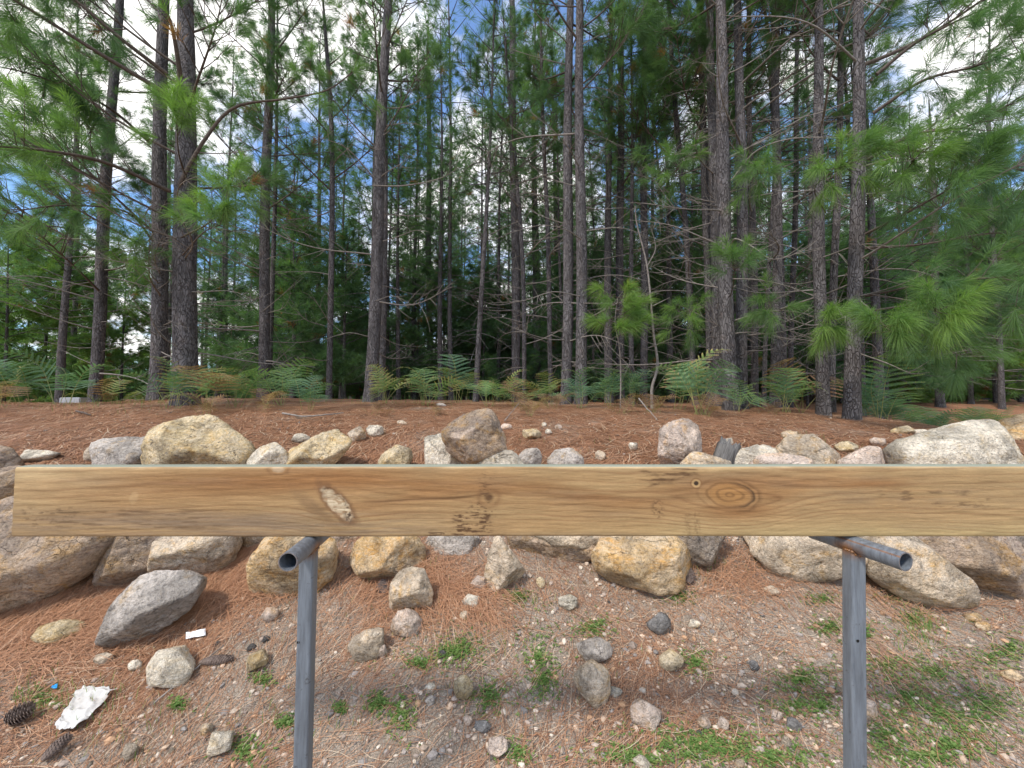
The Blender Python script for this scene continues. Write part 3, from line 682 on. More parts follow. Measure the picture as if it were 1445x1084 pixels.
def plank():
    zt = at(722, 659.5, PLD)[2]; zb = at(722, 756.5, PLD)[2]; x0 = at(19, 700, PLD)[0]; L = 3.0; yF = at(722, 708, PLD)[1]; th = .048
    nu, nv = 1700, 120
    u = np.linspace(0, L, nu); v = np.linspace(0, 1, nv)
    U_, V_ = np.meshgrid(u, v); X = (U_.ravel()+x0); V1 = V_.ravel()
    px = CX+X/PLD*FPX; py = 660+V1*97                                   # the place on the face, in photograph pixels
    c = plank_colour(px, py, V1); light = np.array([.455, .300, .140])
    lum = c.mean(1)
    m_ = MB()
    wob = lambda s_: .0018*n2(X, X*0, 2.2, 2, s_)
    yy = yF+.0012*fbm(np.stack([px*.02, py*.2, px*0], 1), 3, 90)+.0035*sm(1.0, .6, np.hypot(((px-475)*.72+(py-711)*.69)/31, (-(px-475)*.69+(py-711)*.72)/12.5)+.3*fbm(np.stack([px*.1, py*.1, px*0], 1), 3, 61))
    rnd_ = .003+.0035*np.clip(n2(px, px*0+np.where(V1 < .5, 0, 9), .05, 3, 93), 0, 1)
    yy = yy+rnd_*(np.exp(-V1/.012)+np.exp(-(1-V1)/.012))
    zz_ = zt+(zb-zt)*V1+wob(5)*(1-V1)+wob(6)*V1
    idx = np.arange(nu*nv).reshape(nv, nu)
    q = np.stack([idx[:-1, :-1], idx[1:, :-1], idx[1:, 1:], idx[:-1, 1:]], -1).reshape(-1, 4)
    m_.add(np.stack([X, yy, zz_], 1), q, .5, c)
    # top, back, bottom and the two sawn ends
    nt_ = 14; gx_ = u+x0; yb = yF+th
    def sheet(P, col):
        a, b = P.shape[:2]; i_ = np.arange(a*b).reshape(a, b)
        m_.add(P.reshape(-1, 3), np.stack([i_[:-1, :-1], i_[1:, :-1], i_[1:, 1:], i_[:-1, 1:]], -1).reshape(-1, 4), .5, col)
    tt = np.linspace(0, 1, nt_); Fy = yy.reshape(nv, nu); Fz = zz_.reshape(nv, nu)
    top = np.stack([np.tile(gx_, (nt_, 1)), Fy[0][None, :]+(yb-Fy[0])[None, :]*tt[:, None], np.tile(Fz[0], (nt_, 1))+.0015*np.sin(tt*math.pi)[:, None]], -1)[::-1]
    tn = n2(top[..., 0]*1.2, top[..., 1]*55, 1, 3, 91)
    ct = np.array([.27, .285, .22])[None]*(1+.3*tn)[:, None]; sheet(top, ct)
    bot = np.stack([np.tile(gx_, (nt_, 1)), Fy[-1][None, :]+(yb-Fy[-1])[None, :]*tt[:, None], np.tile(Fz[-1], (nt_, 1))], -1); sheet(bot, np.tile(light*.9, (nt_*nu, 1)))
    bk = np.stack([np.tile(gx_, (nt_, 1)), np.full((nt_, nu), yb), Fz[0][None]+(Fz[-1]-Fz[0])[None]*tt[:, None]], -1)[::-1]; sheet(bk, np.tile(light*.8, (nt_*nu, 1)))
    for kk, fl in ((0, 1), (-1, -1)):
        en = np.stack([np.full((nt_, nv), gx_[kk]), Fy[:, kk][None]+(yb-Fy[:, kk])[None]*tt[:, None], np.tile(Fz[:, kk], (nt_, 1))], -1)[::fl]
        rr_ = np.hypot(en[..., 1]-yF-.07, en[..., 2]-zt+.1).ravel(); ring = np.sin(rr_*900)
        sheet(en, np.array([.40, .29, .15])[None]*(1+.2*ring)[:, None])
    o = link('timber_sleeper', m_.mesh('timber_sleeper', timber_mat()))
    tag(o, 'long treated pine sleeper with knots lying across two steel trestles', 'timber')
plank()

def steel_mat(name, weld=False):
    m = NT(name); o = m.obj()
    nz = m.noise(m.mapp(o, (14, 14, 1.2) if not weld else (3, 3, 3)), 6, 5, .7)
    col = m.mix(m.ramp(nz, [(.3, 0), (.7, 1)]), (.115, .13, .15), (.235, .265, .30))
    col = m.mix(m.ramp(m.noise(o, 40, 4, .75), [(.62, 0), (.70, .7)]), col, (.06, .055, .05))
    rust = m.attr('tone')
    col = m.mix(rust, col, m.mix(m.ramp(m.noise(o, 60, 4, .7), [(.35, 0), (.65, 1)]), (.10, .045, .02), (.36, .15, .03)))
    b = m.bsdf(col, m.ramp(nz, [(.3, .38), (.7, .6)]), m.bump(nz, .15, .003), metal=.35, spec=.5)
    return m.m
STEEL = steel_mat('raw_steel')
def trestle(px_c, pw, near_px, near_py, label):
    yb = PLD+.025; top = at(px_c, 757, PLD)[2]; R = .0242
    xc = at(px_c, 757, yb)[0]
    zc = top-R-.001
    pn = at(near_px, near_py, .985)
    gzz = float(gz(xc, yb))
    root = link('steel_trestle', None, loc=(xc, yb, gzz-.02)); root.empty_display_size = .1
    tag(root, label, 'trestle', 'steel trestles carrying the sleeper')
    # post: square hollow section with rounded corners
    w = pw/FPX*yb/2*.70; n = 5; r_ = .007; pr = []
    for qx, qy, a0 in ((1, 1, 0), (-1, 1, 90), (-1, -1, 180), (1, -1, 270)):
        for k in range(n):
            a = math.radians(a0+90*k/(n-1)); pr.append((qx*(w-r_)+r_*math.cos(a), qy*(w-r_)+r_*math.sin(a)))
    pr = np.array(pr); ns = len(pr); rot_ = math.radians(4 if px_c < 700 else -3); ca, sa = math.cos(rot_), math.sin(rot_); pr = pr@np.array([[ca, sa], [-sa, ca]])
    H = zc-R*.55-(gzz-.02); lev = np.concatenate([np.linspace(-.12, H-.07, 30), np.linspace(H-.065, H, 14)])
    v = np.concatenate([np.concatenate([pr, np.full((ns, 1), h)], 1) for h in lev])
    v[:, 0] += (-.004 if px_c < 700 else -.034)*(H-v[:, 2])
    i = np.arange(len(lev)-1)[:, None]*ns; j = np.arange(ns)[None]; k = (j+1) % ns
    rust = np.clip(1-(H-v[:, 2])/.028, 0, 1)*.85
    m_ = MB(); m_.add(v, np.stack([i+j, i+k, i+ns+k, i+ns+j], -1).reshape(-1, 4), rust)
    m_.add(v[-ns:], [list(range(ns))], .8)
    me = m_.mesh('post', STEEL); 
    po = link('post', me, root)
    wt = np.linspace(0, 2*math.pi, 60); sq = np.stack([np.cos(wt), np.sin(wt)], 1); sq *= (w*.97/np.max(np.abs(sq), axis=1))[:, None]; sq = sq@np.array([[ca, sa], [-sa, ca]])
    bead = np.stack([sq[:, 0], sq[:, 1], zc-np.sqrt(np.maximum(R*R-sq[:, 0]**2, 1e-6))-root.location.z-.0005], 1); bead = spline(bead, 150)
    wm_ = MB(); tube(wm_, bead, .0030+.0011*np.sin(np.arange(150)*.9), 8, .55+.4*np.abs(np.sin(np.arange(150)*.21)).repeat(8), cap=False)
    link('weld', wm_.mesh('weld', STEEL), root)
    # drilled hole: flat disc on the face, its inner shade painted near-black
    hm = MB(); a = np.linspace(0, 2*math.pi, 16, endpoint=False); hr = .0042
    hz = at(px_c, 895 if px_c > 700 else 897, yb-w)[2]-root.location.z; hx = (-.008 if px_c > 700 else -.012)+(-.004 if px_c < 700 else -.034)*(H-hz)
    hv = np.concatenate([np.stack([hx+hr*np.cos(a), np.full(16, -w-.0008), hz+hr*np.sin(a)], 1), [[hx, -w-.0008, hz]]])
    hm.add(hv, [[(q+1) % 16, q, 16] for q in range(16)])
    link('bolt_hole', hm.mesh('bolt_hole', HOLE_SHADE), po)
    # pipe
    d = (pn-np.array([xc, yb, zc])); d[2] = 0; f = d/np.linalg.norm(d)
    P0 = np.array([xc, yb, zc])+f*np.linalg.norm(d); P1 = np.array([xc, yb, zc])-f*.12
    rel = np.array(root.location)
    m_ = MB(); tt = np.linspace(0, 1, 40)[:, None]; path = P0+(P1-P0)*tt-rel
    ri = R-.003; sides = 40
    T, A, Bv = frames(path); th = np.linspace(0, 2*math.pi, sides, endpoint=False)
    def ringset(rad): return path[:, None]+(A[:, None]*np.cos(th)[None, :, None]+Bv[:, None]*np.sin(th)[None, :, None])*rad
    O, I = ringset(R), ringset(ri)
    # rust at the weld and a scratch line of rust along the pipe
    along = np.linalg.norm(path-(np.array([xc, yb, zc])-rel), axis=1)[:, None]*np.ones((1, sides)); low = -(O[..., 2]-(zc-rel[2]))/R
    tone = np.clip(1.25-along/.04, 0, 1)*np.clip(low+.55, 0, 1)
    if px_c > 700: tone = np.maximum(tone, .8*(np.abs(th-th[np.argmin(np.abs(O[0, :, 2]-(zc-rel[2]+R*.62))+10*(O[0, :, 0] > path[0, 0]))])[None] < .05)*np.ones((40, 1)))
    i = np.arange(39)[:, None]*sides; j = np.arange(sides)[None]; k = (j+1) % sides
    q = np.stack([i+j, i+k, i+sides+k, i+sides+j], -1).reshape(-1, 4)
    m_.add(O.reshape(-1, 3), q, tone.ravel()); m_.add(I.reshape(-1, 3), q[:, ::-1], .0)
    for e_ in (0, -1):
        m_.add(np.concatenate([O[e_], I[e_]]), [[a_, (a_+1) % sides, sides+(a_+1) % sides, sides+a_] for a_ in range(sides)], .25)
    link('cross_pipe', m_.mesh('cross_pipe', STEEL), root)
HOLE_SHADE = simple_noise_mat('hole_shade', (.01, .01, .01), (.015, .014, .013))
trestle(441, 27.5, 406, 799, 'steel trestle of post and cross pipe under the left of the sleeper')
trestle(1196, 27.5, 1278.5, 796.5, 'steel trestle of post and cross pipe under the right of the sleeper')

# ------------------------------------------------------------------ pines
def needles(mb, P, D, Sh, m, ln, w, r, tone, droop=.25, simple=False):
    n = len(P); N = n*m
    P = np.repeat(P, m, 0); D = np.repeat(D, m, 0); Sh = np.repeat(Sh, m); tone = np.clip(np.repeat(tone, m)+r.normal(0, .035, N), 0, 1)
    t = r.random(N)**.8; org = P+D*(Sh*t)[:, None]
    q = r.normal(size=(N, 3)); q -= (q*D).sum(1)[:, None]*D; q /= np.linalg.norm(q, axis=1)[:, None]+1e-9
    th = (1.25-.75*t)*r.uniform(.55, 1.12, N)
    d = D*np.cos(th)[:, None]+q*np.sin(th)[:, None]
    L = ln*r.uniform(.7, 1.12, N)
    mid = org+d*(L*.5)[:, None]; tip = org+d*L[:, None]; mid[:, 2] -= droop*.25*L; tip[:, 2] -= droop*L
    sd = np.cross(d, r.normal(size=(N, 3))); sd /= np.linalg.norm(sd, axis=1)[:, None]+1e-9; sd *= w/2
    if simple:
        v = np.stack([org-sd, org+sd, tip], 1).reshape(-1, 3); b = np.arange(N)[:, None]*3
        mb.add(v, b+np.array([[0, 1, 2]]), np.repeat(tone, 3))
    else:
        v = np.stack([org-sd*.8, org+sd*.8, mid-sd, mid+sd, tip], 1).reshape(-1, 3); b = np.arange(N)[:, None]*5
        tn = np.repeat(tone, 5)
        mb.add(v, b+np.array([[0, 1, 3, 2]]), tn); mb.f.append((b+np.array([[2, 3, 4]]))+mb.n-len(v))
def unit(v): v = np.asarray(v, float); return v/(np.linalg.norm(v)+1e-9)
def grow_branch(r, L, up=.2, curl=.15, start=.3, dens=1.0, lat=.38):
    """a live branch along +X: returns list of (points, radii) for wood, and tuft P, D, S"""
    n = 12; t = np.linspace(0, 1, n)
    ax = np.stack([L*t*(1-.08*t), L*.05*np.sin(t*3+r.uniform(0, 6))*t+L*.05*r.normal()*t*t, L*(up*t+curl*t*t)], 1)
    R0 = .006+.0075*L
    wood = [(ax, R0*(1-.78*t))]; P = []; D = []; Sg = []
    def tuft(p, d, s): P.append(p); D.append(unit(d)); Sg.append(s)
    tuft(ax[-1], ax[-1]-ax[-3], .16*min(1, L))
    nl = int((5+4.5*L)*dens); side = 1
    for k in range(nl):
        u = start+(1-start)*((k+.5)/nl)+r.uniform(-.03, .03); u = min(max(u, .1), .97)
        i = u*(n-1); a = int(i); p = ax[a]+(ax[min(a+1, n-1)]-ax[a])*(i-a); T = unit(ax[min(a+1, n-1)]-ax[a])
        side = -side
        dirv = unit(T*r.uniform(.55, .95)+np.array([0, side*r.uniform(.5, .9), r.uniform(-.15, .35)]))
        ll = L*lat*(1.05-u)+r.uniform(.12, .3)
        m = 6; tt = np.linspace(0, 1, m)
        bend = np.array([0, 0, r.uniform(.05, .3)])*ll
        sp_ = p+dirv*(ll*tt)[:, None]+bend*(tt**2)[:, None]+r.normal(0, .01, (m, 3))*tt[:, None]
        wood.append((sp_, R0*.42*(1-.7*tt)))
        tuft(sp_[-1], sp_[-1]-sp_[-2], r.uniform(.10, .18))
        ns = int(ll*4.5*dens*r.uniform(.6, 1.2))
        for q in range(ns):
            uu = r.uniform(.35, .95); pp = p+dirv*ll*uu+bend*uu**2
            dd = unit(dirv*.7+r.normal(0, .45, 3)+np.array([0, 0, .15])); l2 = r.uniform(.08, .22)
            wood.append((np.stack([pp, pp+dd*l2*.5, pp+dd*l2+np.array([0, 0, .03])]), np.array([.005, .004, .003])))
            tuft(pp+dd*l2, dd, r.uniform(.08, .15))
    return wood, np.array(P), np.array(D), np.array(Sg)
def wood_mesh(name, wood, mat, sides=6):
    m_ = MB()
    for k, (p, r_) in enumerate(wood): tube(m_, p, r_, sides if k == 0 else 4, .5, cap=(k == 0))
    return m_.mesh(name, mat)
def dead_branch(r, L):
    n = 14; t = np.linspace(0, 1, n); w_ = r.normal(0, 1, (3,))
    ax = np.stack([L*t*(1-.1*t), L*.10*np.sin(t*4+w_[0])*t, L*(.10*t-.18*t*t+.12*w_[1]*t*t)], 1)
    wood = [(ax, (.0055+.0042*L)*(1-.8*t))]
    for k in range(int(3+3*L)):
        u = r.uniform(.25, .95); a = int(u*(n-1)); p = ax[a]; T = unit(ax[min(a+1, n-1)]-ax[max(a-1, 0)])
        d = unit(T*.7+np.array([0, r.choice([-1, 1])*r.uniform(.3, .9), r.uniform(-.4, .3)])); ll = r.uniform(.15, .45)*L*(1.1-u)+.08
        tt = np.linspace(0, 1, 6); q = p+d*(ll*tt)[:, None]+(r.normal(0, .18, 3)*ll)*(tt**2)[:, None]
        wood.append((q, (.0022+.0016*L)*(1-.75*tt)))
        if r.random() < .6:
            m0 = q[3]; d2 = unit(d+r.normal(0, .7, 3)); tt = np.linspace(0, 1, 4); wood.append((m0+d2*(ll*.5*tt)[:, None], .002*(1-.6*tt)))
    return wood
LIVE = []; DEAD = []
for k in range(9):
    r = np.random.default_rng(300+k); L = [1.3, 1.7, 2.1, 2.5, 1.5, 1.9, 2.3, 1.1, 2.7][k]
    wood, P, D, Sg = grow_branch(r, L, up=r.uniform(.05, .35), curl=r.uniform(.0, .25), start=r.uniform(.28, .45), dens=1.0)
    m_ = MB(); tone = np.clip(.22+.22*r.random(len(P))+.35*(r.random(len(P))**4), 0, .84); tone[r.random(len(P)) < .02] = .96
    needles(m_, P, D, Sg, 95, .21, .0036, r, tone, droop=r.uniform(.15, .4))
    LIVE.append((wood_mesh('branch', wood, TWIG), m_.mesh('foliage', NEEDLE), L))
for k in range(7):
    r = np.random.default_rng(400+k); L = [.9, 1.3, 1.6, 2.0, 2.4, 1.5, 1.1][k]
    DEAD.append((wood_mesh('dead_branch', dead_branch(r, L), DEADTWIG, 5), L))

def trunk_mesh(path, R, sides, seed, rough=.07):
    n = len(path); th = np.linspace(0, 2*math.pi, sides, endpoint=False)
    z = path[:, 2]; pts = np.stack([np.cos(th)[None]*np.ones((n, 1))*3.0, np.sin(th)[None]*np.ones((n, 1))*3.0, (z*4.0)[:, None]*np.ones((1, sides))], -1).reshape(-1, 3)
    nz = fbm(pts+seed*3.1, 3, seed).reshape(n, sides)
    m_ = MB(); tube(m_, path, R, sides, .5, rad=1+rough*nz*1.3)
    return m_.mesh('trunk', BARK)
def place_branch(root, k, p, az, pitch, sc, r):
    bm_, fm_, L = LIVE[k]
    b = link('branch', bm_, root, p, (r.uniform(-.5, .5), -pitch, az), (sc,)*3)
    link('foliage', fm_, b)
def place_dead(root, k, p, az, pitch, sc, r):
    link('dead_branch', DEAD[k][0], root, p, (r.uniform(-3, 3), -pitch, az), (sc,)*3)
TREES = {}
def pine(key, xb, xt, w, d, live, label, H=14, nlive=22, ndead=20, dead0=.7, bend=0., top_w=.72, az_bias=None, seed=0, lsc=1.0, group='pines standing along the front of the wood'):
    r = np.random.default_rng(1000+seed+int(xb))
    bx = (xb-CX)/FPX*d; by = d; bz = float(gz(bx, by, False))-.06
    ztop = at(xt, 0, d)[2]; tx = (xt-CX)/FPX*d
    slope = (tx-bx)/(ztop-bz)
    n = 46; z = np.concatenate([np.array([0, .05, .12, .22, .35]), np.linspace(.5, H, n-5)])
    R0 = w/FPX*d/2*.93/math.sqrt(1+((xb-CX)/FPX)**2); hz = min(ztop-bz, H*.8)
    R = R0*np.interp(z, [0, .12, .35, .8, hz*.45, hz, H], [1.45, 1.28, 1.12, 1.04, 1.0, top_w, .12])
    ph = r.uniform(0, 6)
    path = np.stack([slope*z+bend*np.sin(np.clip(z/hz, 0, 1.5)*math.pi)+.02*np.sin(z*.9+ph), .015*np.sin(z*.7+ph*2)+.01*z*r.uniform(-1, 1), z], 1)
    root = link('pine_tree', None, loc=(bx, by, bz)); root.empty_display_size = .3
    tag(root, label, 'tree', group)
    link('trunk', trunk_mesh(path, R, 28 if w > 12 else 16, seed+3), root)
    def on(zq): return np.array([np.interp(zq, z, path[:, 0]), np.interp(zq, z, path[:, 1]), zq])
    zs = live+(H-.6-live)*np.linspace(0, 1, nlive)**1.0 if nlive else []
    az = r.uniform(0, 6)
    for q, zq in enumerate(zs):
        az += 2.4+r.uniform(-.5, .5)
        a = az if az_bias is None or zq > hz*1.1 or r.random() < .35 else az_bias+r.normal(0, .6)
        u = (zq-live)/(H-live); k = int(r.integers(len(LIVE)))
        Lw = (1.9-1.3*u)*lsc*r.uniform(.75, 1.15)
        place_branch(root, k, on(zq+r.uniform(-.15, .15)), a, r.uniform(.05, .45)+.35*u, Lw/LIVE[k][2]*1.0, r)
    for q in range(ndead):
        zq = dead0+(live+1.2-dead0)*((q+r.random())/max(ndead, 1)); k = int(r.integers(len(DEAD)))
        place_dead(root, k, on(zq), r.uniform(0, 6.28), r.uniform(-.15, .3), r.uniform(.7, 1.25), r)
    TREES[key] = (root, on, d)
    return root
T_ = [
 # key, base px, px at picture top, width px, depth, first live branch height, label, options
 ('t1', 132, 146, 21, 8.0, 2.6, 'slim grey pine leftmost of the near trunks', dict(nlive=24, az_bias=3.3, lsc=1.15)),
 ('t2', 221, 208, 26, 6.9, 2.7, 'pine close behind and left of the thickest trunk', dict(nlive=24, az_bias=3.0, lsc=1.1)),
 ('t3', 263, 241, 38, 5.8, 2.9, 'thickest pine, plated grey bark, long limbs reaching to the left', dict(nlive=22, az_bias=3.2, lsc=1.15)),
 ('t4', 370, 364, 16.5, 8.1, 4.0, 'straight slender pine standing right of the thickest trunk', dict(nlive=22)),
 ('t5', 463, 446, 9, 8.2, 4.6, 'thin bent pine between the slender pine and the solitary one', dict(nlive=12, H=10, bend=.12, ndead=8)),
 ('t6', 522, 538, 18.5, 7.3, 4.9, 'solitary pine left of centre, leaning slightly right, many side branches', dict(nlive=24, ndead=16)),
 ('t7', 606, 598, 9, 13, 5.0, 'narrow dark pine farther back behind the leaning boulder', dict(nlive=14)),
 ('t8', 730, 722, 12.5, 10.5, 6.0, 'dark pine left of the twin trunks, deeper in the wood', dict(nlive=16)),
 ('t9', 741, 712, 6.5, 9.0, 5.5, 'thin pale curved pine beside the dark one at the middle', dict(nlive=8, H=10, bend=.1)),
 ('t10', 779, 764, 7, 9.4, 5.6, 'thin pine just left of the twin trunks', dict(nlive=10, H=11)),
 ('t11', 799, 808, 15.5, 7.4, 6.4, 'left trunk of the twin pines at the middle', dict(nlive=18, ndead=16)),
 ('t12', 820, 823, 16.5, 7.1, 6.2, 'right trunk of the twin pines at the middle', dict(nlive=18, ndead=14)),
 ('t13', 874, 882, 12, 10, 5.8, 'dark pine behind the young bright green pine', dict(nlive=16)),
 ('t14', 908, 920, 11, 9.2, 5.6, 'dark pine behind the twisted pale sapling', dict(nlive=14)),
 ('t15', 983, 955, 9, 8.4, 5.4, 'slim pine leaning left, left of the crowded right trunks', dict(nlive=10, H=11)),
 ('t16', 1001, 1000, 9.5, 8.0, 5.8, 'slim straight pine at the left of the crowded right trunks', dict(nlive=12, H=12)),
 ('t17', 1013, 1013, 17, 7.2, 6.2, 'dark trunk half hidden behind the broad right centre pine', dict(nlive=16)),
 ('t18', 1029, 1026, 23, 5.9, 6.3, 'broad grey pine right of centre behind the largest fern', dict(nlive=18, ndead=12)),
 ('t19', 1047, 1056, 18, 6.4, 6.3, 'grey pine touching the right side of the broad centre pine', dict(nlive=16)),
 ('t20', 1065, 1073, 11, 7.6, 6.2, 'dark narrow pine in the gap right of the grey pair', dict(nlive=14)),
 ('t21', 1094, 1110, 15, 6.7, 6.2, 'pine leaning right beside the brown tipped fern', dict(nlive=16)),
 ('t22', 1078, 1119, 7, 7.0, 5.0, 'spindly pine strongly leaning right among the crowded trunks', dict(nlive=8, H=10)),
 ('t23', 1114, 1142, 9, 9.5, 5.0, 'distant dark pine between the leaning and the paired right pines', dict(nlive=14)),
 ('t24', 1158, 1177, 20, 5.6, 6.2, 'left pine of the right hand pair, straight with bare lower trunk', dict(nlive=18, ndead=12)),
 ('t25', 1173, 1209, 12.5, 6.3, 5.6, 'narrower pine leaning right between the right hand pair', dict(nlive=14)),
 ('t26', 1203, 1237, 25, 5.0, 5.0, 'rightmost near pine, leaning right, with big green boughs', dict(nlive=20, az_bias=.2, lsc=1.15, ndead=10)),
 ('t27', 1325, 1335, 14, 12, 2.0, 'pine with a short clear trunk beyond the hollow at right', dict(nlive=26, H=10, dead0=.8)),
 ('t28', 1371, 1372, 9, 12.5, 2.2, 'thin pine with a brown dead bough beyond the hollow', dict(nlive=22, H=9)),
 ('t29', 1413, 1420, 10.5, 11.5, 2.0, 'pine nearest the right edge beyond the hollow', dict(nlive=26, H=10)),
 ('t30', 1282, 1280, 6, 13, 2.4, 'thin grey pine beyond the hollow, nearest the big leaning one', dict(nlive=18, H=9)),
]
for k, (key, xb, xt, w, d, live, lab, op) in enumerate(T_): pine(key, xb, xt, w, d, live, lab, seed=k, **op)

def limb(key, z_frac_px, pts, r0, tufts, seed, dead=False, tn=(.35, .75), m=150, name='branch'):
    """a hand placed bough of tree `key`: pts = (px, py, depth) in the photograph"""
    root, on, d = TREES[key]; r = np.random.default_rng(seed)
    P = np.array([at(*p) for p in pts])-np.array(root.location)
    ax = spline(P, 22); t = np.linspace(0, 1, 22)
    wood = [(ax, r0*(1-.8*t))]; TP = []; TD = []; TS = []
    for (u0, n_, len_, spread) in tufts:
        for _ in range(n_):
            u = min(1., max(0, u0+r.normal(0, .05))); i = u*21; a = min(int(i), 20); p = ax[a]+(ax[a+1]-ax[a])*(i-a); T = unit(ax[a+1]-ax[a])
            dd = unit(T*.6+r.normal(0, .55, 3)*spread+np.array([0, 0, .12])); l = len_*r.uniform(.4, 1.1)
            tt = np.linspace(0, 1, 5); q = p+dd*(l*tt)[:, None]+np.array([0, 0, .12*l])*(tt**2)[:, None]
            wood.append((q, .0045*(1-.55*tt)))
            if not dead: TP.append(q[-1]); TD.append(unit(q[-1]-q[-2])); TS.append(r.uniform(.12, .22))
    b = link(name, wood_mesh(name, wood, DEADTWIG if dead else TWIG, 7), root)
    if not dead and TP:
        m_ = MB(); tone = r.uniform(tn[0], tn[1], len(TP))
        needles(m_, np.array(TP), np.array(TD), np.array(TS), m, .22, .0030, r, tone, droop=.4)
        link('foliage', m_.mesh('foliage', NEEDLE), b)
# boughs of the left trees
limb('t3', 0, [(240, 135, 5.7), (140, 75, 5.2), (20, 0, 4.7), (-60, -40, 4.4)], .035, [(.45, 5, .5, 1), (.65, 8, .5, 1), (.85, 8, .5, 1)], 1)
limb('t3', 0, [(236, 105, 5.7), (165, 50, 5.3), (95, -10, 5.0), (40, -60, 4.8)], .032, [(.5, 6, .5, 1), (.8, 8, .5, 1)], 2)
limb('t3', 0, [(255, 110, 5.7), (243, 40, 5.4), (222, -20, 5.1)], .035, [(.9, 4, .4, 1)], 3)
limb('t3', 0, [(240, 270, 5.7), (150, 230, 5.0), (60, 212, 4.4), (-40, 205, 4.0)], .030, [(.35, 6, .4, 1), (.55, 8, .5, 1), (.75, 10, .5, 1), (.95, 8, .5, 1)], 4)
limb('t3', 0, [(252, 262, 5.8), (287, 200, 5.75), (330, 152, 5.75), (400, 140, 5.7), (460, 128, 5.5), (500, 100, 5.4)], .028, [(.75, 4, .4, 1), (.95, 6, .4, 1)], 5)
limb('t3', 0, [(262, 250, 5.55), (252, 215, 4.9), (250, 170, 4.5)], .014, [(.75, 5, .22, .8), (1., 7, .22, .7)], 6, tn=(.6, .8), m=190)
limb('t3', 0, [(256, 335, 5.7), (300, 310, 5.0), (325, 260, 4.6)], .014, [(.6, 5, .25, .9), (.95, 7, .25, .8)], 7, tn=(.55, .8), m=190)
limb('t3', 0, [(258, 360, 5.7), (285, 330, 5.1), (310, 318, 4.7)], .012, [(.7, 6, .25, .9), (1, 5, .2, .8)], 8, tn=(.5, .75), m=170)
limb('t2', 0, [(210, 200, 6.9), (150, 150, 6.2), (60, 110, 5.4), (-20, 90, 5)], .026, [(.4, 7, .5, 1), (.6, 9, .5, 1), (.85, 9, .5, 1)], 9)
limb('t2', 0, [(215, 340, 6.8), (180, 300, 6.0), (95, 290, 5.2), (10, 300, 4.6)], .020, [(.3, 6, .4, 1), (.55, 8, .45, 1), (.8, 8, .45, 1), (1, 5, .3, 1)], 10)
limb('t2', 0, [(216, 330, 6.8), (205, 345, 6.0), (190, 352, 5.5)], .012, [(.7, 8, .3, 1), (1, 7, .3, 1)], 11, tn=(.5, .75))
limb('t1', 0, [(135, 340, 8), (80, 320, 7.4), (10, 330, 6.8)], .018, [(.5, 6, .5, 1), (.9, 7, .5, 1)], 12)
limb('t1', 0, [(140, 200, 8), (80, 120, 7.2), (0, 60, 6.4)], .022, [(.4, 6, .5, 1), (.7, 9, .6, 1), (1, 8, .5, 1)], 13)
# boughs of the right trees
limb('t26', 0, [(1237, 105, 5.0), (1290, 62, 4.8), (1350, 30, 4.6), (1440, -10, 4.4)], .026, [(.35, 4, .3, 1), (.55, 6, .4, 1), (.75, 7, .4, 1), (.95, 6, .4, 1)], 21)
limb('t26', 0, [(1232, 160, 5.0), (1300, 115, 4.7), (1370, 95, 4.4), (1450, 70, 4.1)], .024, [(.3, 6, .4, 1), (.5, 8, .45, 1), (.7, 9, .45, 1), (.95, 7, .4, 1)], 22, tn=(.25, .5))
limb('t26', 0, [(1225, 225, 5.0), (1290, 190, 4.5), (1360, 180, 4.1), (1420, 150, 3.9)], .022, [(.35, 7, .4, 1), (.55, 9, .4, 1), (.8, 9, .4, 1), (1, 6, .3, 1)], 23, tn=(.3, .6))
limb('t26', 0, [(1222, 330, 5.0), (1280, 300, 4.5), (1325, 275, 4.2), (1345, 262, 4.1)], .018, [(.45, 6, .35, 1), (.7, 9, .35, 1), (.95, 10, .35, 1)], 24, tn=(.25, .55))
limb('t26', 0, [(1222, 418, 5.0), (1260, 410, 4.6), (1310, 400, 4.2), (1400, 392, 3.8), (1450, 390, 3.6)], .016, [(.45, 5, .3, 1), (.65, 8, .35, 1), (.85, 8, .35, 1), (1, 6, .3, 1)], 25, tn=(.3, .6))
limb('t26', 0, [(1222, 430, 4.95), (1240, 450, 4.4), (1250, 462, 4.0)], .009, [(.85, 6, .14, .8), (1, 7, .14, .8)], 26, tn=(.6, .83), m=170)
limb('t26', 0, [(1226, 415, 4.9), (1285, 425, 4.3), (1320, 440, 3.9)], .010, [(.7, 6, .2, .8), (1, 8, .18, .8)], 27, tn=(.55, .82), m=180)
limb('t26', 0, [(1224, 470, 4.95), (1290, 470, 4.6), (1350, 500, 4.5)], .010, [(.5, 6, .3, .9), (.8, 8, .3, .9), (1, 6, .3, .9)], 28, tn=(.3, .5), m=130)
limb('t26', 0, [(1226, 280, 5.0), (1270, 250, 4.3), (1290, 225, 4.0)], .012, [(.55, 6, .25, .9), (1, 9, .25, .9)], 29, tn=(.5, .8), m=160)
limb('t24', 0, [(1165, 300, 5.6), (1150, 265, 4.9), (1190, 235, 4.4)], .010, [(.75, 7, .22, .9), (1, 9, .25, .9)], 30, tn=(.55, .83), m=160)
limb('t24', 0, [(1160, 480, 5.6), (1158, 465, 5.0), (1170, 452, 4.7)], .007, [(.9, 5, .12, .9), (1, 4, .12, .9)], 31, tn=(.6, .83), m=150)
limb('t18', 0, [(1030, 420, 5.9), (1035, 400, 5.3), (1036, 378, 5.0)], .008, [(.8, 6, .2, .9), (1, 6, .2, .9)], 32, tn=(.5, .8), m=150)
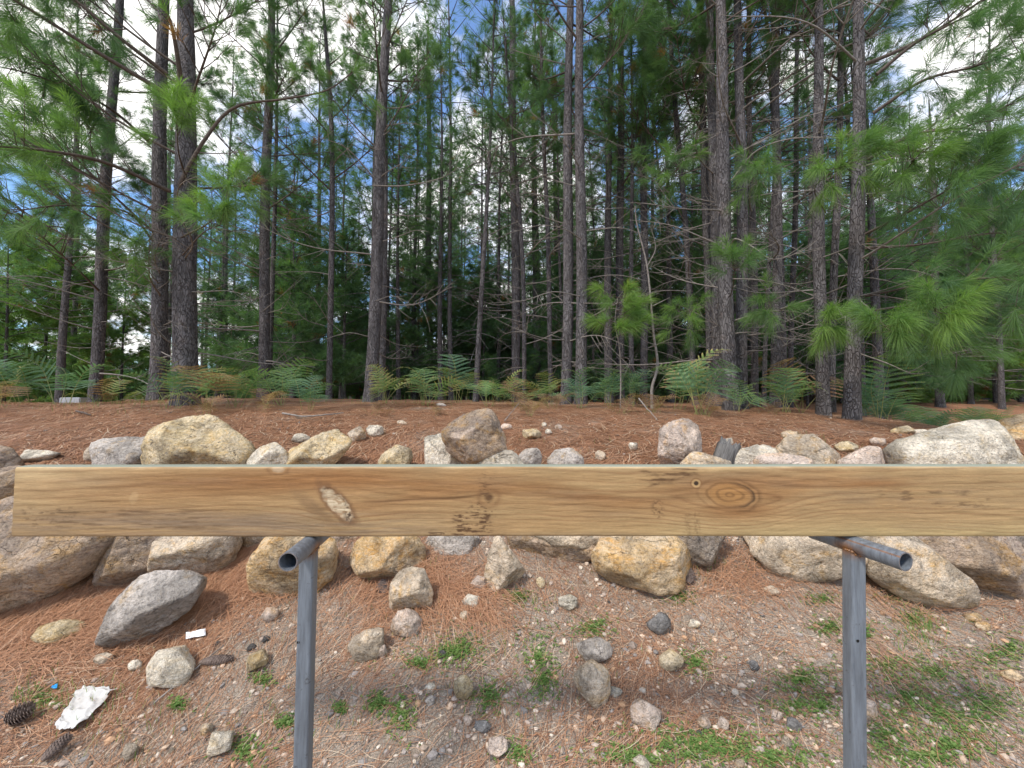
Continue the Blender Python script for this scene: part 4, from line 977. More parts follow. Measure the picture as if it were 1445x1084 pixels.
limb('t16', 0, [(1001, 440, 8), (985, 430, 6.8), (965, 455, 6.2)], .008, [(.7, 6, .3, 1), (1, 8, .3, 1)], 33, tn=(.5, .8), m=140)
limb('t14', 0, [(912, 300, 9), (935, 260, 7.4), (960, 235, 6.6)], .012, [(.6, 7, .4, 1), (.9, 10, .4, 1)], 34, tn=(.45, .75), m=140)
limb('t21', 0, [(1100, 420, 6.7), (1085, 425, 6.0), (1090, 440, 5.6)], .008, [(.8, 6, .25, 1), (1, 7, .25, 1)], 35, tn=(.4, .7), m=130)
limb('t21', 0, [(1104, 230, 6.7), (1090, 215, 5.8), (1070, 245, 5.4)], .010, [(.8, 6, .25, 1), (1, 8, .25, 1)], 36, tn=(.5, .8), m=140)
limb('t26', 0, [(1228, 210, 5.0), (1310, 215, 4.9), (1400, 235, 4.8), (1470, 240, 4.7)], .020, [(.3, 7, .5, 1), (.55, 10, .55, 1), (.8, 10, .55, 1), (1, 8, .5, 1)], 37, tn=(.15, .5), m=120)
limb('t26', 0, [(1222, 350, 5.0), (1300, 345, 5.0), (1390, 330, 5.0), (1450, 330, 5.0)], .018, [(.3, 7, .5, 1), (.55, 10, .55, 1), (.8, 10, .55, 1), (1, 8, .5, 1)], 38, tn=(.15, .5), m=120)
limb('t26', 0, [(1218, 440, 5.0), (1300, 430, 5.2), (1380, 435, 5.3)], .014, [(.4, 8, .5, 1), (.75, 10, .5, 1), (1, 8, .45, 1)], 39, tn=(.1, .4), m=110)
# pale dead boughs
limb('t18', 0, [(1032, 255, 5.9), (1065, 215, 5.6), (1110, 197, 5.3), (1170, 193, 5.1), (1225, 188, 5.0)], .014, [(.6, 5, .5, 1), (.85, 5, .4, 1)], 41, True, name='dead_branch')
limb('t18', 0, [(1030, 350, 5.8), (1038, 337, 5.5), (1065, 350, 5.2), (1090, 366, 5.1), (1130, 355, 5.0), (1158, 335, 5.0)], .011, [(.4, 5, .4, 1), (.7, 4, .35, 1)], 42, True, name='dead_branch')
limb('t12', 0, [(818, 418, 7.1), (780, 412, 6.7), (740, 424, 6.4), (690, 428, 6.2)], .012, [(.5, 4, .4, 1), (.8, 4, .4, 1)], 43, True, name='dead_branch')
limb('t12', 0, [(820, 338, 7.1), (800, 325, 6.7), (765, 318, 6.4), (715, 330, 6.2)], .012, [(.4, 4, .5, 1), (.8, 4, .4, 1)], 44, True, name='dead_branch')
limb('t12', 0, [(822, 428, 7.1), (850, 428, 6.8), (900, 427, 6.6)], .008, [(.8, 2, .3, 1)], 45, True, name='dead_branch')
limb('t11', 0, [(798, 480, 7.4), (770, 478, 7.0), (730, 465, 6.8), (680, 440, 6.6)], .010, [(.6, 4, .4, 1)], 46, True, name='dead_branch')
limb('t26', 0, [(1215, 425, 4.95), (1226, 438, 4.7), (1205, 442, 4.5), (1180, 452, 4.4)], .008, [(.5, 3, .2, 1), (.8, 3, .2, 1)], 47, True, name='dead_branch')
limb('t26', 0, [(1210, 498, 5), (1250, 512, 4.8), (1290, 528, 4.6), (1302, 515, 4.5)], .008, [(.6, 3, .3, 1)], 48, True, name='dead_branch')
limb('t6', 0, [(527, 250, 7.3), (490, 210, 7.0), (455, 195, 6.8)], .016, [(.5, 3, .5, 1), (.9, 4, .4, 1)], 49, True, name='dead_branch')
limb('t6', 0, [(526, 262, 7.3), (570, 262, 7.0), (620, 252, 6.8), (650, 235, 6.6)], .014, [(.5, 4, .5, 1), (.8, 4, .4, 1)], 50, True, name='dead_branch')
limb('t6', 0, [(520, 475, 7.3), (490, 470, 7.0), (450, 482, 6.8)], .009, [(.6, 2, .3, 1)], 51, True, name='dead_branch')
limb('t6', 0, [(530, 425, 7.3), (555, 418, 7.0), (585, 432, 6.8)], .009, [(.6, 3, .3, 1)], 52, True, name='dead_branch')
limb('t4', 0, [(370, 440, 8.1), (400, 415, 7.9), (425, 390, 7.7)], .010, [(.6, 3, .4, 1)], 53, True, name='dead_branch')
limb('t5', 0, [(458, 460, 8.2), (430, 450, 7.9), (400, 420, 7.6)], .010, [(.5, 4, .5, 1)], 54, True, name='dead_branch')

# the young pine with bright tufts and the twisted pale sapling
def sapling():
    p0 = np.array([(875-CX)/FPX*6.0, 6.0, 0]); p0[2] = gz(p0[0], p0[1], False)-.03
    root = link('young_pine', None, loc=p0); tag(root, 'young bright green pine tuft with long needles left of the twisted sapling', 'tree')
    P = np.array([p0, at(876, 530, 6.0), at(874, 490, 5.9), at(868, 455, 5.8), at(872, 420, 5.75)])-p0
    m_ = MB(); tube(m_, spline(P, 16), .012*(1-.5*np.linspace(0, 1, 16)), 8); link('trunk', m_.mesh('trunk', DEADTWIG), root)
    r = np.random.default_rng(77); TP = []; TD = []; wood = []
    for q in range(24):
        a = r.uniform(0, 6.28); l = r.uniform(.06, .34); d = unit([math.cos(a), math.sin(a), r.uniform(-.15, .75)])
        s = spline(P, 16)[int(r.integers(9, 16))]; e = s+d*l
        wood.append((np.stack([s, (s+e)/2+[0, 0, -.02], e]), np.array([.006, .005, .004]))); TP.append(e); TD.append(d)
    b = link('branch', wood_mesh('branch', wood, TWIG), root)
    m_ = MB(); needles(m_, np.array(TP), np.array(TD), r.uniform(.1, .2, 24), 170, .24, .0032, r, r.uniform(.66, .85, 24), droop=.3)
    link('foliage', m_.mesh('foliage', NEEDLE), b)
    p0 = np.array([(920-CX)/FPX*5.9, 5.9, 0]); p0[2] = gz(p0[0], p0[1], False)-.03
    root = link('dead_sapling', None, loc=p0); tag(root, 'twisted pale bare sapling rising from dead fern right of the young pine', 'tree')
    P = np.array([p0, at(920, 548, 5.9), at(928, 515, 5.9), at(922, 470, 5.85), at(918, 420, 5.8), at(912, 370, 5.8), at(899, 318, 5.75), at(896, 290, 5.7)])-p0
    m_ = MB(); sp_ = spline(P, 40); tube(m_, sp_, .026*(1-.75*np.linspace(0, 1, 40)), 10); link('trunk', m_.mesh('trunk', DEADTWIG), root)
    for q, pts in enumerate([[(922, 428, 5.8), (910, 424, 5.75), (903, 440, 5.7), (898, 470, 5.7)], [(925, 487, 5.85), (912, 482, 5.8), (897, 472, 5.8)], [(921, 432, 5.8), (935, 425, 5.75), (945, 420, 5.7)], [(914, 375, 5.8), (925, 350, 5.8), (918, 320, 5.8)]]):
        m_ = MB(); pp = spline(np.array([at(*z) for z in pts])-p0, 12); tube(m_, pp, .008*(1-.7*np.linspace(0, 1, 12)), 6); link('branch', m_.mesh('branch', DEADTWIG), root)
sapling()

# ------------------------------------------------------------------ pines deeper in the wood
def make_far(seed, H, live, lmax, simple_w=.010, ln=.27, tufts=14, m=26, R=.11, tone0=.15, twigs=14):
    r = np.random.default_rng(seed); tk = MB(); cr_ = MB()
    z = np.linspace(0, H, 24); ph = r.uniform(0, 6)
    path = np.stack([.05*np.sin(z*.5+ph), .05*np.cos(z*.4+ph)-.05*math.cos(ph), z], 1); path[:, 0] -= path[0, 0]
    tube(tk, path, R*np.interp(z, [0, .3, H], [1.25, 1.05, .12]), 12)
    for q in range(twigs):
        zq = r.uniform(.8, live+.8); a = r.uniform(0, 6.28); l = r.uniform(.5, 1.5)
        s = np.array([np.interp(zq, z, path[:, 0]), np.interp(zq, z, path[:, 1]), zq]); d = np.array([math.cos(a), math.sin(a), r.uniform(-.2, .3)]); tt = np.linspace(0, 1, 6)[:, None]
        tube(tk, s+d*l*tt+np.array([0, 0, -.25*l])*tt*tt+r.normal(0, .12, 3)*tt*tt, .009*(1-.7*tt[:, 0]), 4, cap=False)
    P = []; D = []
    zq = live
    while zq < H-.2:
        u = (zq-live)/(H-live)
        for a in r.uniform(0, 6.28)+np.arange(4)*1.57:
            a += r.normal(0, .3); L = lmax*(1-u)**.8*r.uniform(.55, 1.15)+.35
            s = np.array([np.interp(zq, z, path[:, 0]), np.interp(zq, z, path[:, 1]), zq+r.uniform(-.2, .2)])
            d = unit([math.cos(a), math.sin(a), .15+.6*u+r.uniform(-.15, .2)]); tt = np.linspace(0, 1, 7)
            ax = s+d*(L*tt)[:, None]+np.array([0, 0, .12*L])*(tt**2)[:, None]
            tube(tk, ax, .016*(1-.75*tt), 4, cap=False)
            for q in range(int(tufts*(.5+L/lmax*.6))):
                uu = r.uniform(.35, 1); b = s+d*L*uu+np.array([0, 0, .12*L])*uu*uu
                off = np.array([-d[1], d[0], 0])*r.normal(0, .28)*(1.15-uu)*L+r.normal(0, .08, 3)
                P.append(b+off); D.append(unit(d+off*.8/max(L*.3, .1)+r.normal(0, .3, 3)+np.array([0, 0, .2])))
        zq += r.uniform(.42, .7)
    P = np.array(P); D = np.array(D)
    tone = np.clip(tone0+.35*r.random(len(P))+.2*r.random(len(P))**4, 0, .84); tone[r.random(len(P)) < .015] = .97
    needles(cr_, P, D, r.uniform(.1, .2, len(P)), m, ln, simple_w, r, tone, .25, True)
    return tk.mesh('trunk', BARK), cr_.mesh('crown', NEEDLE), H
FAR = [make_far(500+k, [15, 16, 14, 15.5, 14.5][k], [3.4, 4.4, 3.0, 5.2, 4.0][k], [1.8, 1.6, 1.9, 1.5, 1.7][k], simple_w=.011, tufts=11, m=27) for k in range(5)]
POLE = [make_far(560+k, [12, 13.5, 11][k], [5.5, 6.5, 5.0][k], [.9, 1.0, .8][k], simple_w=.011, tufts=3, m=24, R=.065, twigs=46) for k in range(3)]
OPEN = [make_far(650+k, [6.2, 7.0][k], [.2, .3][k], [2.2, 2.4][k], .016, .27, 36, 36, .06, .5) for k in range(2)]  # young pines with brighter needle tone, painting in the light of open ground
YOUNG = [make_far(600+k, [5.2, 6.0, 4.4][k], [.5, .8, .4][k], [1.8, 2.0, 1.6][k], .014, .26, 30, 30, .055, .1) for k in range(3)]
def far_tree(proto, x, y, sc, rz, label, group, R=1.0, tilt=0.0, name='pine_tree'):
    z = float(gz(x, y, False))-.05
    o = link(name, None, loc=(x, y, z), rot=(tilt*math.cos(rz), tilt*math.sin(rz), rz), scale=(sc*R, sc*R, sc)); o.empty_display_size = .3
    tag(o, label, 'tree', group)
    link('trunk', proto[0], o); link('crown', proto[1], o)
r = np.random.default_rng(42)
near_px = [(t[1], t[4]) for t in T_]
cnt = cnt2 = 0; y = 9.0
while y < 34:
    x = -1.32*y-1+r.uniform(0, 2)
    while x < 1.32*y+1:
        px = CX+x/y*FPX; yy = y+r.uniform(-.9, .9); xx = x+r.uniform(-.7, .7)
        keep = True
        if px < 215 and r.random() < .8: keep = False
        if px > 1240 and yy < 14: keep = False
        if px < 420 and px > 215 and r.random() < .4: keep = False
        if yy < 11 and min(abs(px-q[0]) for q in near_px) < 9: keep = False
        if r.random() < .38: keep = False
        if px > 300 and px < 1240 and cnt2 < 80 and r.random() < .75:
            far_tree(POLE[int(r.integers(3))], xx+r.uniform(-.9, .9), max(8.6, yy+r.uniform(-1, .5)), r.uniform(.85, 1.2), r.uniform(0, 6.28), 'thin suppressed pine stem with bare twigs crowded among larger trunks', 'thin pine stems in the wood', 1.0, r.normal(0, .035)); cnt2 += 1
        if keep and cnt < 215:
            far_tree(FAR[int(r.integers(5))], xx, yy, r.uniform(.8, 1.12), r.uniform(0, 6.28), 'dark slender pine deeper in the wood among many alike', 'pines deeper in the wood', r.uniform(.75, 1.1), r.normal(0, .02)); cnt += 1
        x += r.uniform(1.9, 3.2)
    y += 1.9+.03*y
# young bushy pines: a named few on the open ground, and the shaded understorey
for (px, d, k, sc, lab) in [
    (62, 13.5, -1, 1.0, 'bushy young pine on open ground, left of the near trunks'),
    (5, 12.0, -2, .85, 'bushy young pine cut by the left edge'),
    (112, 17, -1, .95, 'pale green young pine farther off, just left of the slim grey trunk'),
    (172, 15, -2, .85, 'young pine seen between the slim grey trunk and its neighbour'),
    (-50, 15, -1, 1.0, 'young pine beyond the left edge, showing only its side'),
    (33, 20, -2, 1.2, 'distant young pine in the gap between the bushy pair at left'),
    (318, 16, 2, 1.1, 'young pine glimpsed between the thickest trunk and the slender one'),
    (410, 14, 0, 1.05, 'dark bushy young pine left of the thin bent pine'),
    (485, 11, 2, 1.05, 'dark young pine with low boughs behind the solitary pine'),
    (1300, 15, -1, .9, 'dense young pine beyond the hollow, behind the short clear trunk'),
    (1365, 15.5, -2, 1.0, 'dense young pine beyond the hollow, behind the dead bough'),
    (1405, 12.8, -2, 1.0, 'dense young pine between the short clear trunk and the right edge'),
    (1250, 13.5, -2, .9, 'dense young pine straight behind the rightmost near pine'),
    (1445, 19, -1, 1.5, 'tall farther young pine above the right edge boulder'),
    (1440, 14.5, -1, 1.15, 'dense tall young pine at the right edge'),
    ]:
    far_tree(YOUNG[k] if k >= 0 else OPEN[-1-k], (px-CX)/FPX*d, d, sc, px*.1, lab, 'young bushy pines', name='young_pine')
for q in range(110):
    d = r.uniform(11.5, 27); px = r.uniform(370, 1290); 
    if d < 14 and min(abs(px-z[0]) for z in near_px) < 8: continue
    far_tree(YOUNG[int(r.integers(3))], (px-CX)/FPX*d, d, r.uniform(.5, 1.15), r.uniform(0, 6.28), 'shaded young pine filling the dark understorey between trunks', 'shaded understorey pines', name='young_pine')
def far_wood():
    r = np.random.default_rng(9); m_ = MB(); n = 9500
    a = r.uniform(-1.05, 1.05, n); d = r.uniform(36, 58, n); x = np.sin(a)*d*1.35; y = np.cos(a)*d*.9+6
    hmax = np.where(x < -16, 4.6, 6.5); z = gz(x, y, False)-.6+r.random(n)**1.35*hmax*(.75+.35*n2(x, y, .2, 2, 3))
    P = np.stack([x, y, z], 1); D = r.normal(size=(n, 3)); D[:, 2] = np.abs(D[:, 2]); D /= np.linalg.norm(D, axis=1)[:, None]
    needles(m_, P, D, np.full(n, .7), 26, .8, .085, r, np.clip(r.uniform(.02, .4, n), 0, 1), .2, True)
    tag(link('far_wood', m_.mesh('far_wood', NEEDLE)), 'distant mass of pine wood closing the view behind the trunks', 'wood', kind='stuff')
far_wood()

# ------------------------------------------------------------------ bracken
def frond_mesh(seed, tone0, tip_brown, L=.62, stipe=.34, width=.30):
    r = np.random.default_rng(seed); m_ = MB()
    n = 26; t = np.linspace(0, 1, n); a = np.interp(t, [0, .45, .7, 1], [1.45, 1.25, .45, -.75]); ds = (L+stipe)/(n-1)
    ax = np.zeros((n, 3))
    for k in range(1, n): ax[k] = ax[k-1]+ds*np.array([math.cos(a[k]), r.normal(0, .03), math.sin(a[k])])
    tube(m_, ax, .0042*(1-.8*t), 5, .68)
    s0 = stipe/(L+stipe)*.95; npn = 12
    V = []; F_ = []; TN = []
    for k in range(npn):
        u = s0+(1-s0)*(k/npn)**.95; i = u*(n-1); a_ = min(int(i), n-2); p = ax[a_]+(ax[a_+1]-ax[a_])*(i-a_); T = unit(ax[a_+1]-ax[a_])
        rel = k/npn; pl = width*(1-rel)**.8*r.uniform(.85, 1.1)+.015
        up = unit(np.cross(T, [0, 1, 0])*-1); up = up if up[2] > 0 else -up
        for sd in (-1, 1):
            dirv = unit(T*.42+np.array([0, sd, 0])+up*r.uniform(-.02, .15)); droop = r.uniform(.05, .25)
            nn = max(4, int(pl/.0115)); b = unit(np.cross(up, dirv))
            for j in range(nn):
                w = (j+.5)/nn; c = p+dirv*pl*w-np.array([0, 0, 1])*droop*pl*w*w; hl = (.0185*(1-w)**.55+.004)*min(1, .35+pl/.25)
                brown = tip_brown*sm(.3, 1.1, w+rel*.4+r.normal(0, .25)); tn = np.clip(tone0+r.normal(0, .06)+(.82-tone0)*brown, 0, 1)
                for s2 in (-1, 1):
                    e = unit(b*s2+dirv*.45-up*.12); wd = dirv*.0040; o = len(V)
                    mid = c+e*hl*.45; V += [c-wd*.9, mid-wd, mid+wd, c+wd*.9, c+e*hl]; TN += [tn]*5; F_ += [[o, o+1, o+4], [o, o+4, o+3], [o+3, o+4, o+2]]
    m_.add(np.array(V), np.array(F_), np.array(TN)); return m_.mesh('frond', FERN, False)
FR = {'blue': [frond_mesh(1, .16, .15), frond_mesh(2, .24, .2)], 'green': [frond_mesh(3, .45, .2), frond_mesh(4, .38, .45)],
      'mixed': [frond_mesh(5, .42, 1.0), frond_mesh(6, .55, .8)], 'brown': [frond_mesh(7, .86, .3), frond_mesh(8, .96, .0)], 'yellow': [frond_mesh(9, .62, .5), frond_mesh(10, .6, .6)]}
def fern(px, d, h, n, kinds, label, seed, spread=1.0, name='fern', flat=0, group='bracken along the edge of the wood'):
    r = np.random.default_rng(seed+2000); x = (px-CX)/FPX*d; z = float(gz(x, d, False))-.01
    o = link(name, None, loc=(x, d, z)); o.empty_display_size = .1; tag(o, label, 'fern', group)
    a0 = r.uniform(0, 6.28)
    for k in range(n+1):
        kd = kinds[int(r.integers(len(kinds)))]; me = FR[kd][int(r.integers(2))]
        a = a0+k*2.4+r.uniform(-.4, .4); s = h/.54*r.uniform(.6, 1.15)
        link('frond', me, o, (r.normal(0, .05)*spread, r.normal(0, .05)*spread, 0), (r.normal(0, .22), flat+r.normal(0, .25), a), (s, s, s))
for k, a in enumerate([
 (88, 5.6, .60, 5, ['blue'], 'tall dark bluish fern at the left end of the terrace'),
 (30, 5.8, .50, 3, ['blue', 'yellow'], 'dark fern near the left edge, leaning over needles'),
 (150, 7.2, .42, 3, ['brown', 'yellow'], 'brown fern at the foot of the slim grey pine'),
 (190, 7.4, .34, 3, ['yellow', 'green'], 'greenish low fern between the two left trunks'),
 (245, 5.3, .48, 6, ['blue', 'mixed'], 'fern with pale dry tips at the foot of the thickest pine'),
 (292, 5.2, .52, 6, ['mixed', 'brown'], 'fern mostly browned, right in front of the thickest pine'),
 (330, 5.6, .5, 6, ['green', 'mixed'], 'green fern right of the browned one, above the big yellow boulder'),
 (395, 5.9, .56, 7, ['green'], 'bright green fern with upright fronds right of the slender pine'),
 (440, 5.2, .40, 7, ['blue'], 'bluish green umbrella like fern on a thin stem left of centre'),
 (545, 6.6, .46, 7, ['yellow', 'mixed'], 'yellowish fern at the foot of the solitary pine'),
 (600, 6.2, .52, 8, ['green', 'mixed'], 'large green fern with browning tips left of the leaning boulder'),
 (650, 7.0, .66, 5, ['yellow', 'blue'], 'tall olive fern behind and right of the large green fern'),
 (690, 6.2, .48, 8, ['mixed', 'green'], 'fern with orange dying fronds straight above the leaning boulder'),
 (728, 6.3, .44, 6, ['mixed', 'brown'], 'withering brown and green fern at the middle of the row'),
 (772, 6.6, .46, 7, ['green', 'yellow'], 'green fern between the withering fern and the twin trunks'),
 (818, 6.0, .44, 8, ['blue'], 'dense bluish fern at the foot of the twin trunks'),
 (862, 6.4, .46, 7, ['blue', 'green'], 'bluish fern below the young bright pine'),
 (896, 6.2, .50, 7, ['green', 'blue'], 'fern with a long arched frond left of the twisted sapling'),
 (960, 5.9, .46, 6, ['blue', 'green'], 'bluish fern right of the twisted sapling'),
 (985, 5.1, .58, 8, ['blue', 'mixed'], 'largest fern, bluish with dry tips, left of the broad grey pine'),
 (1045, 5.5, .34, 5, ['green'], 'small light green fern at the foot of the crowded trunks'),
 (1112, 5.7, .50, 7, ['green', 'blue'], 'fern leaning on the trunks left of the right hand pair'),
 (1130, 5.9, .60, 4, ['brown', 'mixed'], 'orange brown fern just left of the right hand pair'),
 (1245, 5.6, .70, 5, ['blue', 'green'], 'wispy tall fern right of the rightmost near pine'),
 (1228, 6.0, .42, 7, ['blue'], 'low bluish fern in the hollow nearest the rightmost near pine'),
 (1262, 5.9, .42, 8, ['blue'], 'low bluish fern in the hollow, second from the leaning pine'),
 (1292, 6.2, .40, 8, ['blue', 'green'], 'low fern in the middle of the hollow'),
 (1320, 6.0, .40, 8, ['blue'], 'low bluish fern in the hollow above the largest pale boulder'),
 (1350, 6.4, .40, 8, ['blue', 'green'], 'low fern right of the hollow middle'),
 (1383, 6.6, .38, 8, ['green'], 'low green fern at the right end of the hollow'),
 (1420, 7.5, .36, 6, ['green', 'yellow'], 'small fern near the right edge past the hollow'),
 ]): fern(*a, seed=k)
for k, a in enumerate([
 (287, 4.7, .26, 7, ['brown'], 'bundle of dead brown fern behind the big yellow boulder'),
 (375, 5.3, .30, 8, ['brown'], 'heap of dead brown fern under the bright green fern'),
 (530, 4.9, .18, 6, ['brown'], 'flat dead fern on needles before the solitary pine'),
 (748, 4.9, .24, 8, ['brown'], 'grey brown dead fern heap on needles at the middle'),
 (735, 5.6, .26, 8, ['brown'], 'dead fern just behind the grey brown heap'),
 (780, 5.8, .26, 7, ['brown'], 'dead fern below the twin trunks'),
 (880, 5.3, .24, 8, ['brown'], 'dead fern below the young bright pine'),
 (920, 5.3, .28, 9, ['brown'], 'dead fern heap round the foot of the twisted sapling'),
 (1000, 4.9, .26, 6, ['brown'], 'dead brown fern under the largest fern'),
 (1090, 5.2, .16, 6, ['brown'], 'dead fern tuft at the foot of the crowded trunks'),
 (620, 5.0, .14, 6, ['brown'], 'thin scrap of dead fern above the leaning boulder'),
 (-2, 5.0, .42, 4, ['brown'], 'orange brown dead fern at the very left edge'),
 ]): fern(*a, seed=60+k, name='dead_fern', flat=.25, group='dead fern heaps on the terrace')

# ------------------------------------------------------------------ fallen needles, gravel, weeds (nobody could count them)
def fallen():
    r = np.random.default_rng(5); m_ = MB()
    def lay(x, y, ln, tn, lift, w):
        N = len(x); ang = n2(x, y, .8, 2, 71)*4+r.normal(0, .75, N); L = ln*r.uniform(.5, 1.15, N); cv = r.normal(0, .5, N)
        def pt(s): 
            a = ang+cv*s; X = x+np.cos(a)*L*s; Y = y+np.sin(a)*L*s; return X, Y
        pts = [pt(s) for s in (0, .34, .67, 1.)]; rows = []
        hz = lift*r.random(N)
        for k, (X, Y) in enumerate(pts):
            Z = gz(X, Y)+.002+hz*(.5+.8*r.random(N)); wx = -np.sin(ang+cv*.5)*w/2; wy = np.cos(ang+cv*.5)*w/2
            e = .5 if k in (0, 3) else 1
            rows += [np.stack([X-wx*e, Y-wy*e, Z], 1), np.stack([X+wx*e, Y+wy*e, Z+.0004], 1)]
        v = np.stack(rows, 1).reshape(-1, 3); b = np.arange(N)[:, None]*8
        q = np.concatenate([b+np.array([[2*k, 2*k+1, 2*k+3, 2*k+2]]) for k in range(3)])
        m_.add(v, q, np.repeat(tn, 8))
    # terrace
    N = 85000; y = r.uniform(2.7, 7.2, N)**1.0; x = r.uniform(-1.38, 1.38, N)*y; k = r.random(N) < litter_mask(x, y)
    x, y = x[k], y[k]; lay(x, y, .20, np.clip(r.normal(.5, .27, len(x)), 0, 1), .016, .0052)
    # slope below the plank: fewer, in drifts
    N = 62000; y = r.uniform(1.15, 2.9, N); x = r.uniform(-1.42, 1.42, N)*y
    den = np.clip(litter_mask(x, y)*1.1-.03, .12, 1)*(1-.35*sm(.8, 2.2, x)); k = r.random(N) < den
    x, y = x[k], y[k]; lay(x, y, .17, np.clip(r.normal(.52, .30, len(x)), 0, 1), .012, .0017)
    # thick drift hanging between the boulders
    for (px, py, s_, n_) in [(335, 815, .16, 2600), (300, 830, .2, 2200), (140, 880, .22, 2200), (560, 830, .18, 1200), (650, 850, .12, 700), (1250, 815, .2, 900), (1010, 810, .2, 1000), (20, 900, .2, 1500)]:
        p = gpt(px, py); x = p[0]+r.normal(0, s_, n_); y = p[1]+r.normal(0, s_*.6, n_); lay(x, y, .2, np.clip(r.normal(.58, .15, n_), 0, 1), .04, .0018)
    tag(link('pine_needle_litter', m_.mesh('pine_needle_litter', LITTER)), 'rust coloured fallen pine needles strewn over terrace and slope', 'pine needles', kind='stuff')
fallen()
def chip_mat():
    m = NT('gravel_chips'); c = m.attr('tint', 'Color'); o = m.obj()
    m.bsdf(m.mix(.6, c, m.ramp(m.noise(o, 90, 4, .7), [(.3, .6), (.7, 1.25)]), 'MULTIPLY'), .9, m.bump(m.noise(o, 120, 3), .4, .004), spec=.2); return m.m
CHIP = chip_mat()
PAL = np.array([(.44, .34, .26), (.54, .43, .33), (.40, .32, .26), (.30, .26, .23), (.25, .225, .205), (.52, .38, .27), (.60, .51, .41), (.44, .27, .16), (.36, .29, .24)])
def gravel():
    r = np.random.default_rng(8); m_ = MB(); U, Fc = ico(1)
    N = 30000; y = 1.15+r.random(N)**1.2*2.0; x = r.uniform(-1.42, 1.42, N)*y
    den = .25+.75*np.clip(.5+1.1*n2(x, y, 1.0, 3, 81)+.25*sm(.2, 1.5, x), 0, 1); k = r.random(N) < den; x, y = x[k], y[k]
    xt = r.uniform(-1, 1, 2600); yt = r.uniform(2.8, 5.2, 2600); x = np.concatenate([x, xt*1.3*yt]); y = np.concatenate([y, yt]); N = len(x)
    s = .0028*np.exp(r.normal(.35, .6, N)); s = np.clip(s, .002, .015)
    sc = s[:, None, None]*r.uniform(.55, 1.3, (N, 1, 3))*np.array([1.1, 1.1, .75])
    V = U[None]*sc*(1+r.uniform(-.28, .28, (N, len(U), 1))); a = r.uniform(0, 6.28, N); ca, sa = np.cos(a)[:, None], np.sin(a)[:, None]
    V = np.stack([V[..., 0]*ca-V[..., 1]*sa, V[..., 0]*sa+V[..., 1]*ca, V[..., 2]], -1)
    V += np.stack([x, y, gz(x, y)+s*.25], 1)[:, None]
    b = np.arange(N)[:, None, None]*len(U); col = np.repeat(PAL[r.integers(len(PAL), size=N)]*r.uniform(.75, 1.2, (N, 1)), len(U), 0)
    m_.add(V.reshape(-1, 3), (b+Fc[None]).reshape(-1, 3), .5, col)
    tag(link('gravel', m_.mesh('gravel', CHIP, False)), 'fine mixed gravel chips scattered in the soil of the slope', 'gravel', kind='stuff')
gravel()
# pebbles a bit larger than gravel: individuals sharing a handful of shapes
def pebbles():
    r = np.random.default_rng(18); pro = []
    for k, col in enumerate(['tan', 'white', 'pink', 'grey', 'slate', 'ochre', 'yellow', 'brown']):
        V, Fc = rock_shape(np.array([(math.cos(a)*r.uniform(.85, 1.1), math.sin(a)*r.uniform(.6, .8)) for a in np.linspace(0, 6.28, 8)[:-1]]), 1.8, 3, np.random.default_rng(k+5), 20, .07)
        m_ = MB(); m_.add(V, Fc); pro.append(m_.mesh('pebble', ROCK[col]))
    n = 0
    while n < 230:
        y = 1.2+r.random()**1.1*2.0; x = r.uniform(-1.38, 1.38)*y
        if r.random() < .30: y = r.uniform(3.0, 5.4); x = r.uniform(-1.3, 1.3)*y
        s = float(np.clip(.0095*math.exp(r.normal(0, .4)), .006, .022)); k = int(r.choice(8, p=[.2, .15, .16, .14, .14, .08, .06, .07]))
        o = link('pebble', pro[k], None, (x, y, float(gz(x, y))+s*.2), (r.uniform(-.3, .3), r.uniform(-.3, .3), r.uniform(0, 6.28)), (s, s, s))
        tag(o, 'small pebble lying loose among soil and fallen needles', 'pebble', 'small loose pebbles'); n += 1
pebbles()
